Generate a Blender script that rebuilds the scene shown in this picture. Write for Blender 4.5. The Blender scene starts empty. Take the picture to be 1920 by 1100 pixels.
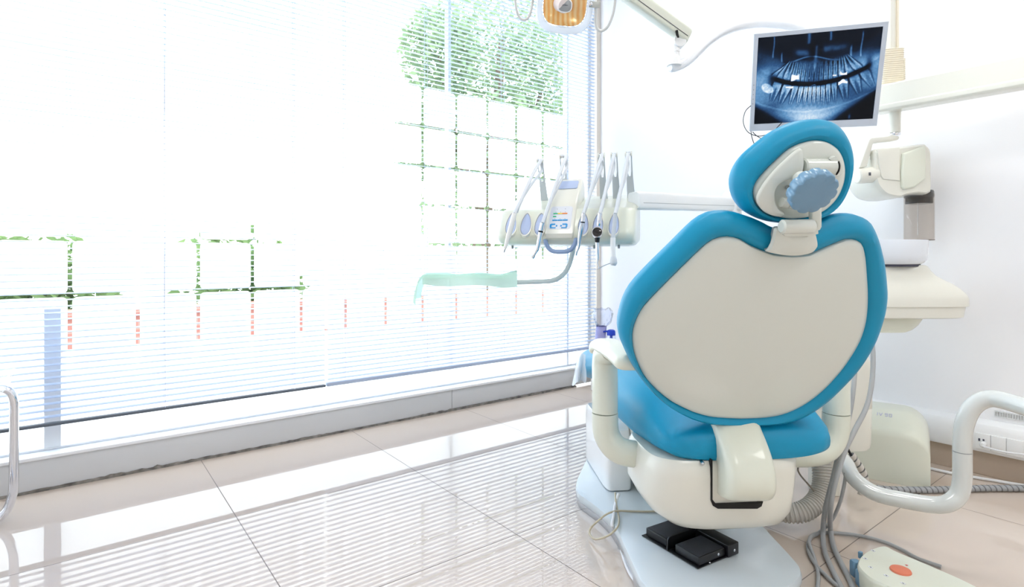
import bpy, bmesh, math, random
import numpy as np
from mathutils import Vector, Matrix

sc = bpy.context.scene
# ------------------------------------------------------------------ camera, world, exposure
YAW = math.atan2(822, 1061)            # room turned against the viewing direction
CH, F, CX, HY = 0.78, 1061.0, 960.0, 480.0
cam_d = bpy.data.cameras.new('camera')
cam_d.sensor_width = 36.0
cam_d.lens = 36.0 * F / 1920.0
cam_d.shift_y = -(550.0 - HY) / 1920.0
cam_d.clip_start = 0.02
cam = bpy.data.objects.new('camera', cam_d)
sc.collection.objects.link(cam)
cam.location = (0, 0, CH)
cam.rotation_euler = (math.pi / 2, 0, -YAW)
sc.camera = cam

sc.view_settings.view_transform = 'Standard'
sc.view_settings.look = 'None'
sc.view_settings.gamma = 1.0
sc.view_settings.exposure = 0.0
sc.cycles.use_denoising = True
sc.cycles.max_bounces = 10
sc.cycles.diffuse_bounces = 5
sc.cycles.glossy_bounces = 5
sc.cycles.transmission_bounces = 8
sc.cycles.transparent_max_bounces = 24
sc.cycles.sample_clamp_indirect = 8.0
sc.cycles.caustics_reflective = False
sc.cycles.caustics_refractive = False

world = bpy.data.worlds.new('sky')
sc.world = world
world.use_nodes = True
wn = world.node_tree.nodes
bg = wn['Background']
bg.inputs['Color'].default_value = (0.90, 0.96, 1.0, 1)
bg.inputs['Strength'].default_value = 7.4

def area(name, loc, size, power, col, rot=(0, 0, 0), portal=False):
    l = bpy.data.lights.new(name, 'AREA')
    l.shape = 'RECTANGLE'
    l.size, l.size_y = size
    l.energy = power
    l.color = col
    o = bpy.data.objects.new(name, l)
    o.location = loc
    o.rotation_euler = rot
    sc.collection.objects.link(o)
    if portal:
        l.cycles.is_portal = True
    return o

# four recessed ceiling luminaires of the surgery (room coordinates)
for i, (x, y) in enumerate(((0.35, 0.9), (1.75, 0.9), (0.35, -0.9), (1.75, -0.9))):
    area('ceiling_lamp_light', (x, y, 2.575), (0.55, 0.55), 11.0, (1.0, 0.985, 0.965))
area('window_portal', (0.9, 2.62, 1.25), (4.0, 2.4), 1.0, (1, 1, 1), (-math.pi / 2, 0, 0), portal=True)

# ------------------------------------------------------------------ coordinate helpers
RV = Matrix.Rotation(-YAW, 4, 'Z')     # view frame (x right, y ahead, z up) -> room
def V(*a): return Vector(a)
def W(px, py, d): return V((px - CX) / F * d, d, CH + (HY - py) / F * d)
def Gz(px, py, z=0.0):
    d = F * (CH - z) / (py - HY)
    return W(px, py, d)
CAMP = V(0, 0, CH)
def hit(px, py, p0, n):
    r = V((px - CX) / F, 1.0, (HY - py) / F)
    t = (p0 - CAMP).dot(n) / r.dot(n)
    return CAMP + r * t
def room2view(p): return RV.inverted() @ p

ORG = {}
COL = sc.collection
def thing(name, label, cat, loc=(0, 0, 0), group=None, space='view'):
    o = bpy.data.objects.new(name, None)
    COL.objects.link(o)
    p = V(*loc)
    if space == 'view': p = RV @ p
    o.location = p
    o.empty_display_size = 0.05
    o['label'] = label; o['category'] = cat
    if group: o['group'] = group
    ORG[o.name] = p
    return o
def tag(o, label, cat, group=None):
    o['label'] = label; o['category'] = cat
    if group: o['group'] = group
    return o

def obj(name, bm, m, parent=None, bev=0.0, seg=3, ang=40, space='view', origin=None, kind=None, label=None, recalc=True):
    if recalc: bmesh.ops.recalc_face_normals(bm, faces=bm.faces)
    if bev > 0:
        ed = [e for e in bm.edges if len(e.link_faces) == 2 and e.calc_face_angle(0) > 0.6]
        bmesh.ops.bevel(bm, geom=ed, offset=bev, offset_type='OFFSET', segments=seg, profile=0.5, affect='EDGES', clamp_overlap=True)
    if space == 'view': bm.transform(RV)
    if parent is not None: o0 = ORG[parent.name]
    elif origin is not None:
        o0 = V(*origin)
        if space == 'view': o0 = RV @ o0
    elif kind == 'structure': o0 = V(0, 0, 0)
    else:
        vs = [v.co for v in bm.verts]
        o0 = V(sum(v.x for v in vs) / len(vs), sum(v.y for v in vs) / len(vs), min(v.z for v in vs))
    bmesh.ops.translate(bm, verts=bm.verts, vec=-o0)
    th = math.radians(ang)
    for f in bm.faces: f.smooth = True
    for e in bm.edges:
        e.smooth = (len(e.link_faces) != 2) or (e.calc_face_angle(0) < th)
    me = bpy.data.meshes.new(name)
    bm.to_mesh(me); bm.free()
    for mm in (m if isinstance(m, (list, tuple)) else [m]): me.materials.append(mm)
    o = bpy.data.objects.new(name, me)
    COL.objects.link(o)
    ORG[o.name] = o0
    if parent is not None:
        o.parent = parent
    else:
        o.location = o0
    if kind: o['kind'] = kind
    if label: o['label'] = label
    return o

def NB(): return bmesh.new()

def box(bm, c, s, ax=None):
    """c centre, s full sizes, ax = three axis vectors"""
    ax = ax or (V(1, 0, 0), V(0, 1, 0), V(0, 0, 1))
    c = V(*c)
    vs = []
    for k in (-.5, .5):
        for (i, j) in ((-.5, -.5), (.5, -.5), (.5, .5), (-.5, .5)):
            vs.append(bm.verts.new(c + ax[0] * (i * s[0]) + ax[1] * (j * s[1]) + ax[2] * (k * s[2])))
    for f in ((3, 2, 1, 0), (4, 5, 6, 7), (0, 1, 5, 4), (1, 2, 6, 5), (2, 3, 7, 6), (3, 0, 4, 7)):
        bm.faces.new([vs[i] for i in f])
def rbox(lo, hi):
    return [(a + b) / 2 for a, b in zip(lo, hi)], [b - a for a, b in zip(lo, hi)]

def cat(pts, n=6, closed=False):
    """Catmull-Rom through points"""
    P = [V(*p) if not isinstance(p, Vector) else p for p in pts]
    out = []
    N = len(P)
    rng = range(N) if closed else range(N - 1)
    for i in rng:
        if closed: a, b, c, d = P[(i - 1) % N], P[i], P[(i + 1) % N], P[(i + 2) % N]
        else: a, b, c, d = P[max(i - 1, 0)], P[i], P[i + 1], P[min(i + 2, N - 1)]
        for k in range(n):
            t = k / n
            out.append(0.5 * ((2 * b) + (c - a) * t + (2 * a - 5 * b + 4 * c - d) * t * t + (3 * b - a - 3 * c + d) * t ** 3))
    if not closed: out.append(P[-1].copy())
    return out

def tube(bm, pts, r, seg=10, caps=True, sx=1.0, up=None):
    """round tube along points; r number or list; sx squashes sideways"""
    P = [V(*p) if not isinstance(p, Vector) else p for p in pts]
    n = len(P)
    rs = r if isinstance(r, (list, tuple)) else [r] * n
    T = []
    for i in range(n):
        t = P[min(i + 1, n - 1)] - P[max(i - 1, 0)]
        T.append(t.normalized())
    u = up if up is not None else (V(0, 0, 1) if abs(T[0].z) < 0.9 else V(1, 0, 0))
    rings = []
    for i in range(n):
        u = (u - T[i] * u.dot(T[i]))
        if u.length < 1e-6: u = T[i].orthogonal()
        u.normalize()
        w = T[i].cross(u)
        ring = []
        for k in range(seg):
            a = 2 * math.pi * k / seg
            ring.append(bm.verts.new(P[i] + (u * math.sin(a) + w * math.cos(a) * sx) * rs[i]))
        rings.append(ring)
    for a, b in zip(rings[:-1], rings[1:]):
        for k in range(seg):
            bm.faces.new((a[k], a[(k + 1) % seg], b[(k + 1) % seg], b[k]))
    if caps:
        bm.faces.new(rings[0][::-1]); bm.faces.new(rings[-1])

def loft(bm, rings, cap0=True, cap1=True):
    R = [[bm.verts.new(p) for p in r] for r in rings]
    n = len(R[0])
    for a, b in zip(R[:-1], R[1:]):
        for k in range(n):
            bm.faces.new((a[k], a[(k + 1) % n], b[(k + 1) % n], b[k]))
    for c, ring, rev in ((cap0, R[0], True), (cap1, R[-1], False)):
        if c == 'fan':
            m = bm.verts.new(sum((v.co for v in ring), V(0, 0, 0)) / n)
            for k in range(n): bm.faces.new((ring[k], ring[(k + 1) % n], m))
        elif c:
            bm.faces.new(ring[::-1] if rev else ring)

def prism(bm, pts, ext):
    a = [bm.verts.new(p) for p in pts]
    b = [bm.verts.new(p + ext) for p in pts]
    n = len(a)
    bm.faces.new(a[::-1]); bm.faces.new(b)
    for k in range(n): bm.faces.new((a[k], a[(k + 1) % n], b[(k + 1) % n], b[k]))

def lathe(bm, base, axis, prof, seg=24, cap=True):
    axis = axis.normalized(); u = axis.orthogonal().normalized(); w = axis.cross(u)
    rings = [[base + axis * h + (u * math.cos(2 * math.pi * k / seg) + w * math.sin(2 * math.pi * k / seg)) * r for k in range(seg)] for r, h in prof]
    loft(bm, rings, cap, cap)

def superring(c, ax, ay, a, b, n=3.0, seg=40):
    out = []
    for k in range(seg):
        t = 2 * math.pi * k / seg
        ct, st = math.cos(t), math.sin(t)
        out.append(c + ax * (a * math.copysign(abs(ct) ** (2 / n), ct)) + ay * (b * math.copysign(abs(st) ** (2 / n), st)))
    return out

def resample(P, n):
    """open polyline resampled to n segments (n+1 points)"""
    d = [0.0]
    for a, b in zip(P[:-1], P[1:]): d.append(d[-1] + (b - a).length)
    out = []; j = 0
    for k in range(n + 1):
        s = d[-1] * k / n
        while j < len(d) - 2 and d[j + 1] < s: j += 1
        t = (s - d[j]) / max(d[j + 1] - d[j], 1e-9)
        out.append(P[j].lerp(P[j + 1], t))
    return out
def halves(left, right, n=48):
    """two open outlines from the same top point to the same bottom point -> one closed ring of 2n points"""
    L = resample(left, n); R = resample(right, n)
    return L + R[-2:0:-1]

# ------------------------------------------------------------------ materials
MATS = {}
def lin(c):
    c = c / 255.0
    return c / 12.92 if c <= 0.04045 else ((c + 0.055) / 1.055) ** 2.4
def mat(name, rgb, rough=0.4, metal=0.0, coat=0.0, bump=0.0, bscale=200.0, spec=0.5, trans=0.0, ior=1.45, alpha=1.0, sheen=0.0, var=0.0, sss=0.0):
    if name in MATS: return MATS[name]
    m = bpy.data.materials.new(name)
    m.use_nodes = True
    nt = m.node_tree
    b = nt.nodes['Principled BSDF']
    col = (lin(rgb[0]), lin(rgb[1]), lin(rgb[2]), 1)
    b.inputs['Base Color'].default_value = col
    b.inputs['Roughness'].default_value = rough
    b.inputs['Metallic'].default_value = metal
    b.inputs['Coat Weight'].default_value = coat
    b.inputs['Coat Roughness'].default_value = 0.05
    b.inputs['Specular IOR Level'].default_value = spec
    b.inputs['Transmission Weight'].default_value = trans
    b.inputs['IOR'].default_value = ior
    b.inputs['Alpha'].default_value = alpha
    tc = nt.nodes.new('ShaderNodeTexCoord')
    nz = nt.nodes.new('ShaderNodeTexNoise')
    nz.inputs['Scale'].default_value = bscale
    nz.inputs['Detail'].default_value = 4
    nt.links.new(tc.outputs['Object'], nz.inputs['Vector'])
    if bump > 0:
        bp = nt.nodes.new('ShaderNodeBump')
        bp.inputs['Strength'].default_value = bump
        bp.inputs['Distance'].default_value = 0.002
        nt.links.new(nz.outputs['Fac'], bp.inputs['Height'])
        nt.links.new(bp.outputs['Normal'], b.inputs['Normal'])
    if var > 0:
        n2 = nt.nodes.new('ShaderNodeTexNoise'); n2.inputs['Scale'].default_value = bscale * 0.05
        nt.links.new(tc.outputs['Object'], n2.inputs['Vector'])
        mx = nt.nodes.new('ShaderNodeMixRGB')
        mx.inputs['Color1'].default_value = tuple(c * (1 - var) for c in col[:3]) + (1,)
        mx.inputs['Color2'].default_value = tuple(min(1, c * (1 + var)) for c in col[:3]) + (1,)
        nt.links.new(n2.outputs['Fac'], mx.inputs['Fac'])
        nt.links.new(mx.outputs['Color'], b.inputs['Base Color'])
    MATS[name] = m
    return m

M_wall = mat('white_wall_paint', (244, 244, 246), 0.55, bump=0.03, bscale=120)
M_ceil = mat('ceiling_paint', (245, 243, 240), 0.8)
M_plinth = mat('grey_white_plinth', (205, 207, 210), 0.35, var=0.04, bscale=60)
M_cream = mat('cream_plastic', (228, 227, 216), 0.28, coat=0.35, bump=0.01, bscale=300)
M_cream2 = mat('greenish_cream_plastic', (224, 227, 212), 0.3, coat=0.35, bump=0.01, bscale=300)
M_shell = mat('grey_cream_plastic', (215, 219, 211), 0.22, coat=0.4)
M_white = mat('white_plastic', (240, 241, 241), 0.25, coat=0.3)
M_whitegloss = mat('white_gloss_enamel', (236, 239, 243), 0.12, coat=0.6)
M_tube = mat('grey_white_enamel_tube', (216, 219, 216), 0.15, coat=0.7)
M_vinyl = mat('turquoise_vinyl', (0, 143, 184), 0.42, bump=0.12, bscale=700, spec=0.45)
M_knob = mat('blue_grey_plastic', (112, 150, 178), 0.3, coat=0.2)
M_lav = mat('lavender_blue_pad', (178, 192, 222), 0.4)
M_handle = mat('blue_grey_handle', (150, 172, 208), 0.35)
M_black = mat('black_plastic', (18, 19, 23), 0.35, coat=0.1)
M_blackrub = mat('black_grained_rubber', (44, 46, 54), 0.6, bump=0.8, bscale=900)
M_plate = mat('light_grey_enamel_plate', (205, 214, 219), 0.25, coat=0.3, var=0.02, bscale=60)
M_chrome = mat('chrome', (225, 226, 230), 0.08, metal=1.0)
M_steel = mat('satin_steel', (200, 205, 212), 0.22, metal=1.0)
M_hose = mat('grey_hose', (166, 168, 169), 0.35)
M_hosel = mat('light_hose', (208, 213, 218), 0.3)
M_corr = mat('ribbed_grey_hose', (204, 200, 192), 0.45)
M_spiral = mat('grey_spiral_wrap', (160, 163, 166), 0.4)
M_beige = mat('beige_cable', (196, 186, 162), 0.45)
M_wcable = mat('white_cable', (232, 233, 235), 0.4)
M_orange = mat('orange_button', (224, 126, 96), 0.4)
M_mint = None
M_bezel = mat('silver_bezel', (196, 203, 214), 0.35)
M_ivory = mat('ivory_sleeve', (236, 228, 208), 0.45)
M_dark = mat('dark_gap', (20, 20, 20), 0.6)
M_rail = mat('blue_grey_rail', (176, 190, 214), 0.4)
M_slat = mat('white_slat', (182, 197, 221), 0.4)
M_cord = mat('blind_cord', (196, 206, 224), 0.7)
M_frame = mat('window_frame_paint', (236, 238, 240), 0.35)
M_jamb = mat('beige_jamb', (220, 212, 202), 0.5)
M_blue = mat('royal_blue_plastic', (20, 60, 190), 0.35)
M_lilac = mat('lilac_cup_plastic', (176, 176, 226), 0.4)
M_bluebt = mat('sky_blue_key', (20, 150, 215), 0.4)
M_green = mat('green_key', (40, 190, 130), 0.4)
M_yellow = mat('yellow_key', (245, 205, 60), 0.4)
M_org2 = mat('amber_key', (240, 130, 30), 0.4)
M_ink = mat('dark_ink', (70, 70, 84), 0.6)
M_redink = mat('red_ink', (200, 50, 70), 0.6)
M_lavink = mat('lavender_ink', (190, 190, 218), 0.6)
M_grey = mat('mid_grey_plastic', (150, 154, 156), 0.4)
M_basin = mat('glazed_basin', (228, 233, 240), 0.1, coat=0.5)
M_trunk = mat('trunking_plastic', (240, 240, 240), 0.35)
M_skirt = mat('beige_skirting_tile', (196, 178, 160), 0.25, var=0.05, bscale=50)
M_bark = mat('bark', (96, 84, 70), 0.9, bump=0.5, bscale=30)

def glassy(name, tint, fac, rough=0.02):
    """thin clear sheet: transparent with a fresnel gloss"""
    m = bpy.data.materials.new(name); m.use_nodes = True
    nt = m.node_tree; nt.nodes.clear()
    out = nt.nodes.new('ShaderNodeOutputMaterial')
    tr = nt.nodes.new('ShaderNodeBsdfTransparent'); tr.inputs['Color'].default_value = tint
    gl = nt.nodes.new('ShaderNodeBsdfGlossy'); gl.inputs['Roughness'].default_value = rough
    fr = nt.nodes.new('ShaderNodeFresnel'); fr.inputs['IOR'].default_value = 1.45
    mul = nt.nodes.new('ShaderNodeMath'); mul.operation = 'MULTIPLY'; mul.inputs[1].default_value = fac
    mx = nt.nodes.new('ShaderNodeMixShader')
    ge = nt.nodes.new('ShaderNodeNewGeometry')                 # no second reflection on leaving the sheet
    inv = nt.nodes.new('ShaderNodeMath'); inv.operation = 'SUBTRACT'; inv.inputs[0].default_value = 1.0
    nt.links.new(ge.outputs['Backfacing'], inv.inputs[1])
    m2 = nt.nodes.new('ShaderNodeMath'); m2.operation = 'MULTIPLY'
    nt.links.new(fr.outputs['Fac'], mul.inputs[0]); nt.links.new(mul.outputs[0], m2.inputs[0]); nt.links.new(inv.outputs[0], m2.inputs[1])
    nt.links.new(m2.outputs[0], mx.inputs['Fac'])
    nt.links.new(tr.outputs[0], mx.inputs[1]); nt.links.new(gl.outputs[0], mx.inputs[2])
    nt.links.new(mx.outputs[0], out.inputs['Surface'])
    return m
M_glass = glassy('window_glass', (0.97, 0.985, 0.98, 1), 0.8)
M_clear = glassy('clear_acrylic', (0.97, 0.98, 0.99, 1), 0.9)
M_smoke = glassy('smoky_cone_acrylic', (0.90, 0.875, 0.85, 1), 0.8)
M_film_bag = glassy('thin_plastic_film', (0.90, 0.92, 0.98, 1), 2.2, 0.15)
M_lens = glassy('clear_lamp_cover', (0.93, 0.95, 0.98, 1), 1.5)

def frosted():
    m = bpy.data.materials.new('frosted_film'); m.use_nodes = True
    nt = m.node_tree; nt.nodes.clear()
    out = nt.nodes.new('ShaderNodeOutputMaterial')
    tl = nt.nodes.new('ShaderNodeBsdfTranslucent'); tl.inputs['Color'].default_value = (0.86, 0.88, 0.90, 1)
    df = nt.nodes.new('ShaderNodeBsdfDiffuse'); df.inputs['Color'].default_value = (0.9, 0.92, 0.94, 1)
    mx = nt.nodes.new('ShaderNodeMixShader'); mx.inputs['Fac'].default_value = 0.18
    nt.links.new(tl.outputs[0], mx.inputs[1]); nt.links.new(df.outputs[0], mx.inputs[2])
    nt.links.new(mx.outputs[0], out.inputs['Surface'])
    return m
M_frost = frosted()
def paper_mat(name, rgb, fac):
    m = bpy.data.materials.new(name); m.use_nodes = True
    nt = m.node_tree; nt.nodes.clear()
    out = nt.nodes.new('ShaderNodeOutputMaterial')
    c = (lin(rgb[0]), lin(rgb[1]), lin(rgb[2]), 1)
    tl = nt.nodes.new('ShaderNodeBsdfTranslucent'); tl.inputs['Color'].default_value = c
    df = nt.nodes.new('ShaderNodeBsdfDiffuse'); df.inputs['Color'].default_value = c
    mx = nt.nodes.new('ShaderNodeMixShader'); mx.inputs['Fac'].default_value = fac
    nt.links.new(df.outputs[0], mx.inputs[1]); nt.links.new(tl.outputs[0], mx.inputs[2])
    nt.links.new(mx.outputs[0], out.inputs['Surface'])
    return m
M_mint = paper_mat('mint_green_paper', (222, 250, 238), .5)

def floor_mat():
    m = bpy.data.materials.new('polished_tiles'); m.use_nodes = True
    nt = m.node_tree; b = nt.nodes['Principled BSDF']
    tc = nt.nodes.new('ShaderNodeTexCoord')
    sep = nt.nodes.new('ShaderNodeSeparateXYZ')
    nt.links.new(tc.outputs['Object'], sep.inputs[0])
    TS = 0.597
    def line(sock, off):
        a = nt.nodes.new('ShaderNodeMath'); a.operation = 'SUBTRACT'; a.inputs[1].default_value = off
        nt.links.new(sock, a.inputs[0])
        d = nt.nodes.new('ShaderNodeMath'); d.operation = 'DIVIDE'; d.inputs[1].default_value = TS
        nt.links.new(a.outputs[0], d.inputs[0])
        p = nt.nodes.new('ShaderNodeMath'); p.operation = 'PINGPONG'; p.inputs[1].default_value = 0.5
        nt.links.new(d.outputs[0], p.inputs[0])
        l = nt.nodes.new('ShaderNodeMath'); l.operation = 'LESS_THAN'; l.inputs[1].default_value = 0.0021
        nt.links.new(p.outputs[0], l.inputs[0])
        return l.outputs[0]
    lx = line(sep.outputs['X'], 0.982); ly = line(sep.outputs['Y'], 1.247)
    mxm = nt.nodes.new('ShaderNodeMath'); mxm.operation = 'MAXIMUM'
    nt.links.new(lx, mxm.inputs[0]); nt.links.new(ly, mxm.inputs[1])
    nz = nt.nodes.new('ShaderNodeTexNoise'); nz.inputs['Scale'].default_value = 1.7; nz.inputs['Detail'].default_value = 3
    nt.links.new(tc.outputs['Object'], nz.inputs['Vector'])
    cr = nt.nodes.new('ShaderNodeMixRGB')
    cr.inputs['Color1'].default_value = (lin(208), lin(192), lin(178), 1)
    cr.inputs['Color2'].default_value = (lin(216), lin(202), lin(190), 1)
    nt.links.new(nz.outputs['Fac'], cr.inputs['Fac'])
    mx = nt.nodes.new('ShaderNodeMixRGB')
    nt.links.new(mxm.outputs[0], mx.inputs['Fac'])
    nt.links.new(cr.outputs['Color'], mx.inputs['Color1'])
    mx.inputs['Color2'].default_value = (lin(120), lin(108), lin(100), 1)
    nt.links.new(mx.outputs['Color'], b.inputs['Base Color'])
    rr = nt.nodes.new('ShaderNodeMix'); 
    nt.links.new(mxm.outputs[0], rr.inputs[0])
    rr.inputs[2].default_value = 0.008; rr.inputs[3].default_value = 0.6
    nt.links.new(rr.outputs[0], b.inputs['Roughness'])
    b.inputs['Specular IOR Level'].default_value = 0.75
    return m
M_floor = floor_mat()

# ------------------------------------------------------------------ room shell (room coordinates)
XR, YW, ZC, XL, YB = 2.574, 2.44, 2.6, -1.7, -2.3
ST = dict(space='room', kind='structure')
def sbox(name, lo, hi, m, bev=0.0):
    bm = NB(); box(bm, *rbox(lo, hi)); return obj(name, bm, m, bev=bev, **ST)
sbox('floor', (XL - .1, YB - .1, -0.06), (XR + .1, YW + .02, 0), M_floor)
sbox('ceiling', (XL - .1, YB - .1, ZC), (XR + .1, YW + .3, ZC + .08), M_ceil)
sbox('wall_right', (XR, YB - .1, 0), (XR + .1, YW + .3, ZC), M_wall)
sbox('wall_left', (XL - .1, YB - .1, 0), (XL, YW + .3, ZC), M_wall)
sbox('wall_back', (XL, YB - .1, 0), (XR, YB, ZC), M_wall)
# window wall: plinth in two boxed lengths, top sill, jamb, head
bm = NB()
box(bm, *rbox((XL, YW, 0.008), (1.507, YW + .2, 0.112)))
box(bm, *rbox((1.511, YW + .004, 0.010), (XR, YW + .2, 0.112)))
obj('wall_window', bm, M_plinth, bev=0.002, **ST)
sbox('trim_1', (XL, YW - .006, 0.106), (XR, YW + .2, 0.118), M_whitegloss, 0.002)        # sill board
sbox('trim_2', (XR - .034, YW - .012, 0.118), (XR, YW + .2, ZC), M_jamb, 0.003)           # corner jamb
sbox('trim_3', (XL, YW, 2.5), (XR - .034, YW + .2, ZC), M_wall)                           # window head
# dirty dark sealant strip along the foot of the plinth
def dirt_mat():
    m = bpy.data.materials.new('stained_sealant'); m.use_nodes = True
    nt = m.node_tree; b = nt.nodes['Principled BSDF']
    tc = nt.nodes.new('ShaderNodeTexCoord'); nz = nt.nodes.new('ShaderNodeTexNoise')
    nz.inputs['Scale'].default_value = 25; nz.inputs['Detail'].default_value = 6
    nt.links.new(tc.outputs['Object'], nz.inputs['Vector'])
    r = nt.nodes.new('ShaderNodeValToRGB')
    r.color_ramp.elements[0].position = 0.35; r.color_ramp.elements[0].color = (0.09, 0.085, 0.08, 1)
    r.color_ramp.elements[1].position = 0.7; r.color_ramp.elements[1].color = (0.33, 0.31, 0.28, 1)
    nt.links.new(nz.outputs['Fac'], r.inputs['Fac']); nt.links.new(r.outputs['Color'], b.inputs['Base Color'])
    b.inputs['Roughness'].default_value = 0.8
    return m
M_dirt = dirt_mat()
bm = NB()
rnd = random.Random(3)
xs = [XL + (XR - .2 - XL) * i / 260 for i in range(261)]
top = []
for i, x in enumerate(xs):
    w = 0.5 + 0.5 * math.sin(x * 3.1 + 1) * math.sin(x * 7.3)
    top.append(0.007 + 0.007 * max(0, w) * rnd.random() + 0.002 * rnd.random())
va = [bm.verts.new((x, YW - .003, 0.0)) for x in xs]; vb = [bm.verts.new((x, YW - .003, t)) for x, t in zip(xs, top)]
vc = [bm.verts.new((x, YW + .02, 0.0)) for x in xs]; vd = [bm.verts.new((x, YW + .02, t)) for x, t in zip(xs, top)]
for i in range(260):
    bm.faces.new((va[i], va[i + 1], vb[i + 1], vb[i])); bm.faces.new((vb[i], vb[i + 1], vd[i + 1], vd[i]))
obj('baseboard_window', bm, M_dirt, **ST)
# beige tile skirting on the right wall, white cable trunking above it
sbox('baseboard_right', (XR - .012, YB, 0), (XR, YW, 0.083), M_skirt, 0.002)
bm = NB()
prof = [(0, .083), (-.042, .090), (-.046, .10), (-.046, .165), (-.036, .187), (-.012, .196), (0, .20)]
prism(bm, [V(XR + a, YB, z) for a, z in prof], V(0, 3.35 - .02, 0))
obj('trim_4', bm, M_trunk, bev=0.002, **ST)
# ceiling luminaires' frames
for (x, y) in ((0.35, 0.9), (1.75, 0.9), (0.35, -0.9), (1.75, -0.9)):
    bm = NB()
    for a, b_ in (((x - .31, y - .31), (x + .31, y - .28)), ((x - .31, y + .28), (x + .31, y + .31)), ((x - .31, y - .28), (x - .28, y + .28)), ((x + .28, y - .28), (x + .31, y + .28))):
        box(bm, *rbox((a[0], a[1], 2.57), (b_[0], b_[1], 2.6)))
    tag(obj('ceiling_light', bm, M_white, space='room', kind=None), 'square white frame of a ceiling light above the room', 'ceiling light', 'ceiling lights')

# ------------------------------------------------------------------ window
YG = 2.50
bm = NB()
box(bm, *rbox((XL, YG - .004, 0.118), (XR - .034, YG + .035, 0.126)))
box(bm, *rbox((XL, YG - .015, 2.45), (XR - .034, YG + .035, 2.5)))
obj_frame_bm = bm
box(bm, *rbox((2.352, YG - .006, 0.126), (2.366, YG + .03, 2.45)))
box(bm, *rbox((2.522, YG - .012, 0.126), (XR - .034, YG + .03, 2.45)))
box(bm, *rbox((1.531, YG + .016, 0.126), (1.549, YG + .05, 2.45)))
box(bm, *rbox((-.080, YG - .006, 0.126), (-.034, YG + .03, .60)))
win = obj('window_1', bm, M_frame, bev=0.002, **ST)
for a, b_ in ((XL, -.057), (-.057, 1.54), (1.54, 2.352), (2.366, 2.522)):
    bm = NB(); box(bm, *rbox((a, YG + .008, 0.126), (b_, YG + .014, 2.45)))
    obj('glass_pane', bm, M_glass, win, space='room')
# frosted squares with rounded corners stuck to the glass
bm = NB()
def rsq(bm, x0, x1, z0, z1, y, r=0.016, foot=True):
    pts = []
    for cx, cz, a0 in ((x1 - r, z1 - r, 0), (x0 + r, z1 - r, 90), (x0 + r, z0 + r, 180), (x1 - r, z0 + r, 270)):
        if not foot and a0 >= 180:
            pts.append(bm.verts.new((x0 if a0 == 180 else x1, y, z0))); continue
        for k in range(5):
            a = math.radians(a0 + 90 * k / 4)
            pts.append(bm.verts.new((cx + r * math.cos(a), y, cz + r * math.sin(a))))
    bm.faces.new(pts)
gx = [-.01 + .198 * k for k in range(-8, 12)] + [2.352]
gz = [1.621, 1.4275, 1.231, 1.036, .840, .644, .456]
g = 0.0068
for i in range(len(gx) - 1):
    for j in range(len(gz) - 1):
        x0, x1 = gx[i] + g, min(gx[i + 1] - g, 2.349)
        for a, b_ in ((-.082, -.030), (1.525, 1.560)):
            pass
        rsq(bm, x0, x1, gz[j + 1] + g * (1 if j < 5 else 0), gz[j] - g * (1 if j else 0), YG + .005, foot=(j < 5))
obj('frosted_film', bm, M_frost, win, space='room')
bm = NB()
rsq(bm, XL + .01, -.078, .128, .448, YG + .005, .003)
rsq(bm, -.036, 2.345, .128, .448, YG + .005, .01)
rsq(bm, 2.37, 2.519, .128, 2.44, YG + .005, .004)
obj('lower_film', bm, M_frost, win, space='room')

# ------------------------------------------------------------------ venetian blinds
YBL = 2.405
def blind(name, label, x0, x1, ladders, zrail, thick, mrail):
    t = thing(name, label, 'blind', ((x0 + x1) / 2, YBL, zrail), 'venetian blinds across the window', space='room')
    bm = NB()
    z = zrail + .03
    while z < 2.44:
        # slightly crowned slat
        P = []
        for k in range(4):
            u = -1 + 2 * k / 3
            P.append((YBL + u * .0122, z + .0016 * (1 - u * u) + u * 0.0014))
        a = [bm.verts.new((x0, y, zz)) for y, zz in P]; b = [bm.verts.new((x1, y, zz)) for y, zz in P]
        a2 = [bm.verts.new((x0, y, zz - .0007)) for y, zz in P]; b2 = [bm.verts.new((x1, y, zz - .0007)) for y, zz in P]
        for k in range(3):
            bm.faces.new((a[k], b[k], b[k + 1], a[k + 1])); bm.faces.new((a2[k], a2[k + 1], b2[k + 1], b2[k]))
        bm.faces.new((a[0], a2[0], b2[0], b[0])); bm.faces.new((a[3], b[3], b2[3], a2[3]))
        z += .0213
    obj('slats', bm, M_slat, t, space='room', recalc=False)
    bm = NB(); box(bm, *rbox((x0 - .003, YBL - .012, zrail), (x1 + .003, YBL + .012, zrail + thick)))
    obj('bottom_rail', bm, mrail, t, bev=0.003, space='room')
    bm = NB(); box(bm, *rbox((x0, YBL - .02, 2.45), (x1, YBL + .02, 2.49)))
    obj('head_rail', bm, M_rail, t, bev=0.002, space='room')
    for x in ladders:
        bm = NB()
        for dy in (-.0135, .0135):
            pts = [V(x + .0012 * math.sin(zz * 9 + dy * 60), YBL + dy, zz) for zz in np.linspace(zrail + thick, 2.45, 40)]
            tube(bm, pts, .0009, 5)
        zz = zrail + .03
        while zz < 2.44:
            tube(bm, [V(x, YBL - .0135, zz - .0012), V(x, YBL + .0135, zz + .0005)], .0006, 4)
            zz += .0213
        obj('ladder_cord', bm, M_cord, t, space='room')
    return t
M_darkrail = mat('dark_rail', (92, 100, 110), 0.5)
b1 = blind('venetian_blind', 'white venetian blind on the left, with thin dark bottom rail', XL + .05, .848, (-1.0, -.235, .262, .72), .222, .010, M_darkrail)
b2 = blind('venetian_blind', 'white venetian blind on the right, with thicker blue-grey bottom rail, ending at the corner', .860, 3.165 * .78 + .03, (.935, 1.34, 1.80, 2.18, 2.475), .222, .016, M_rail)

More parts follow.
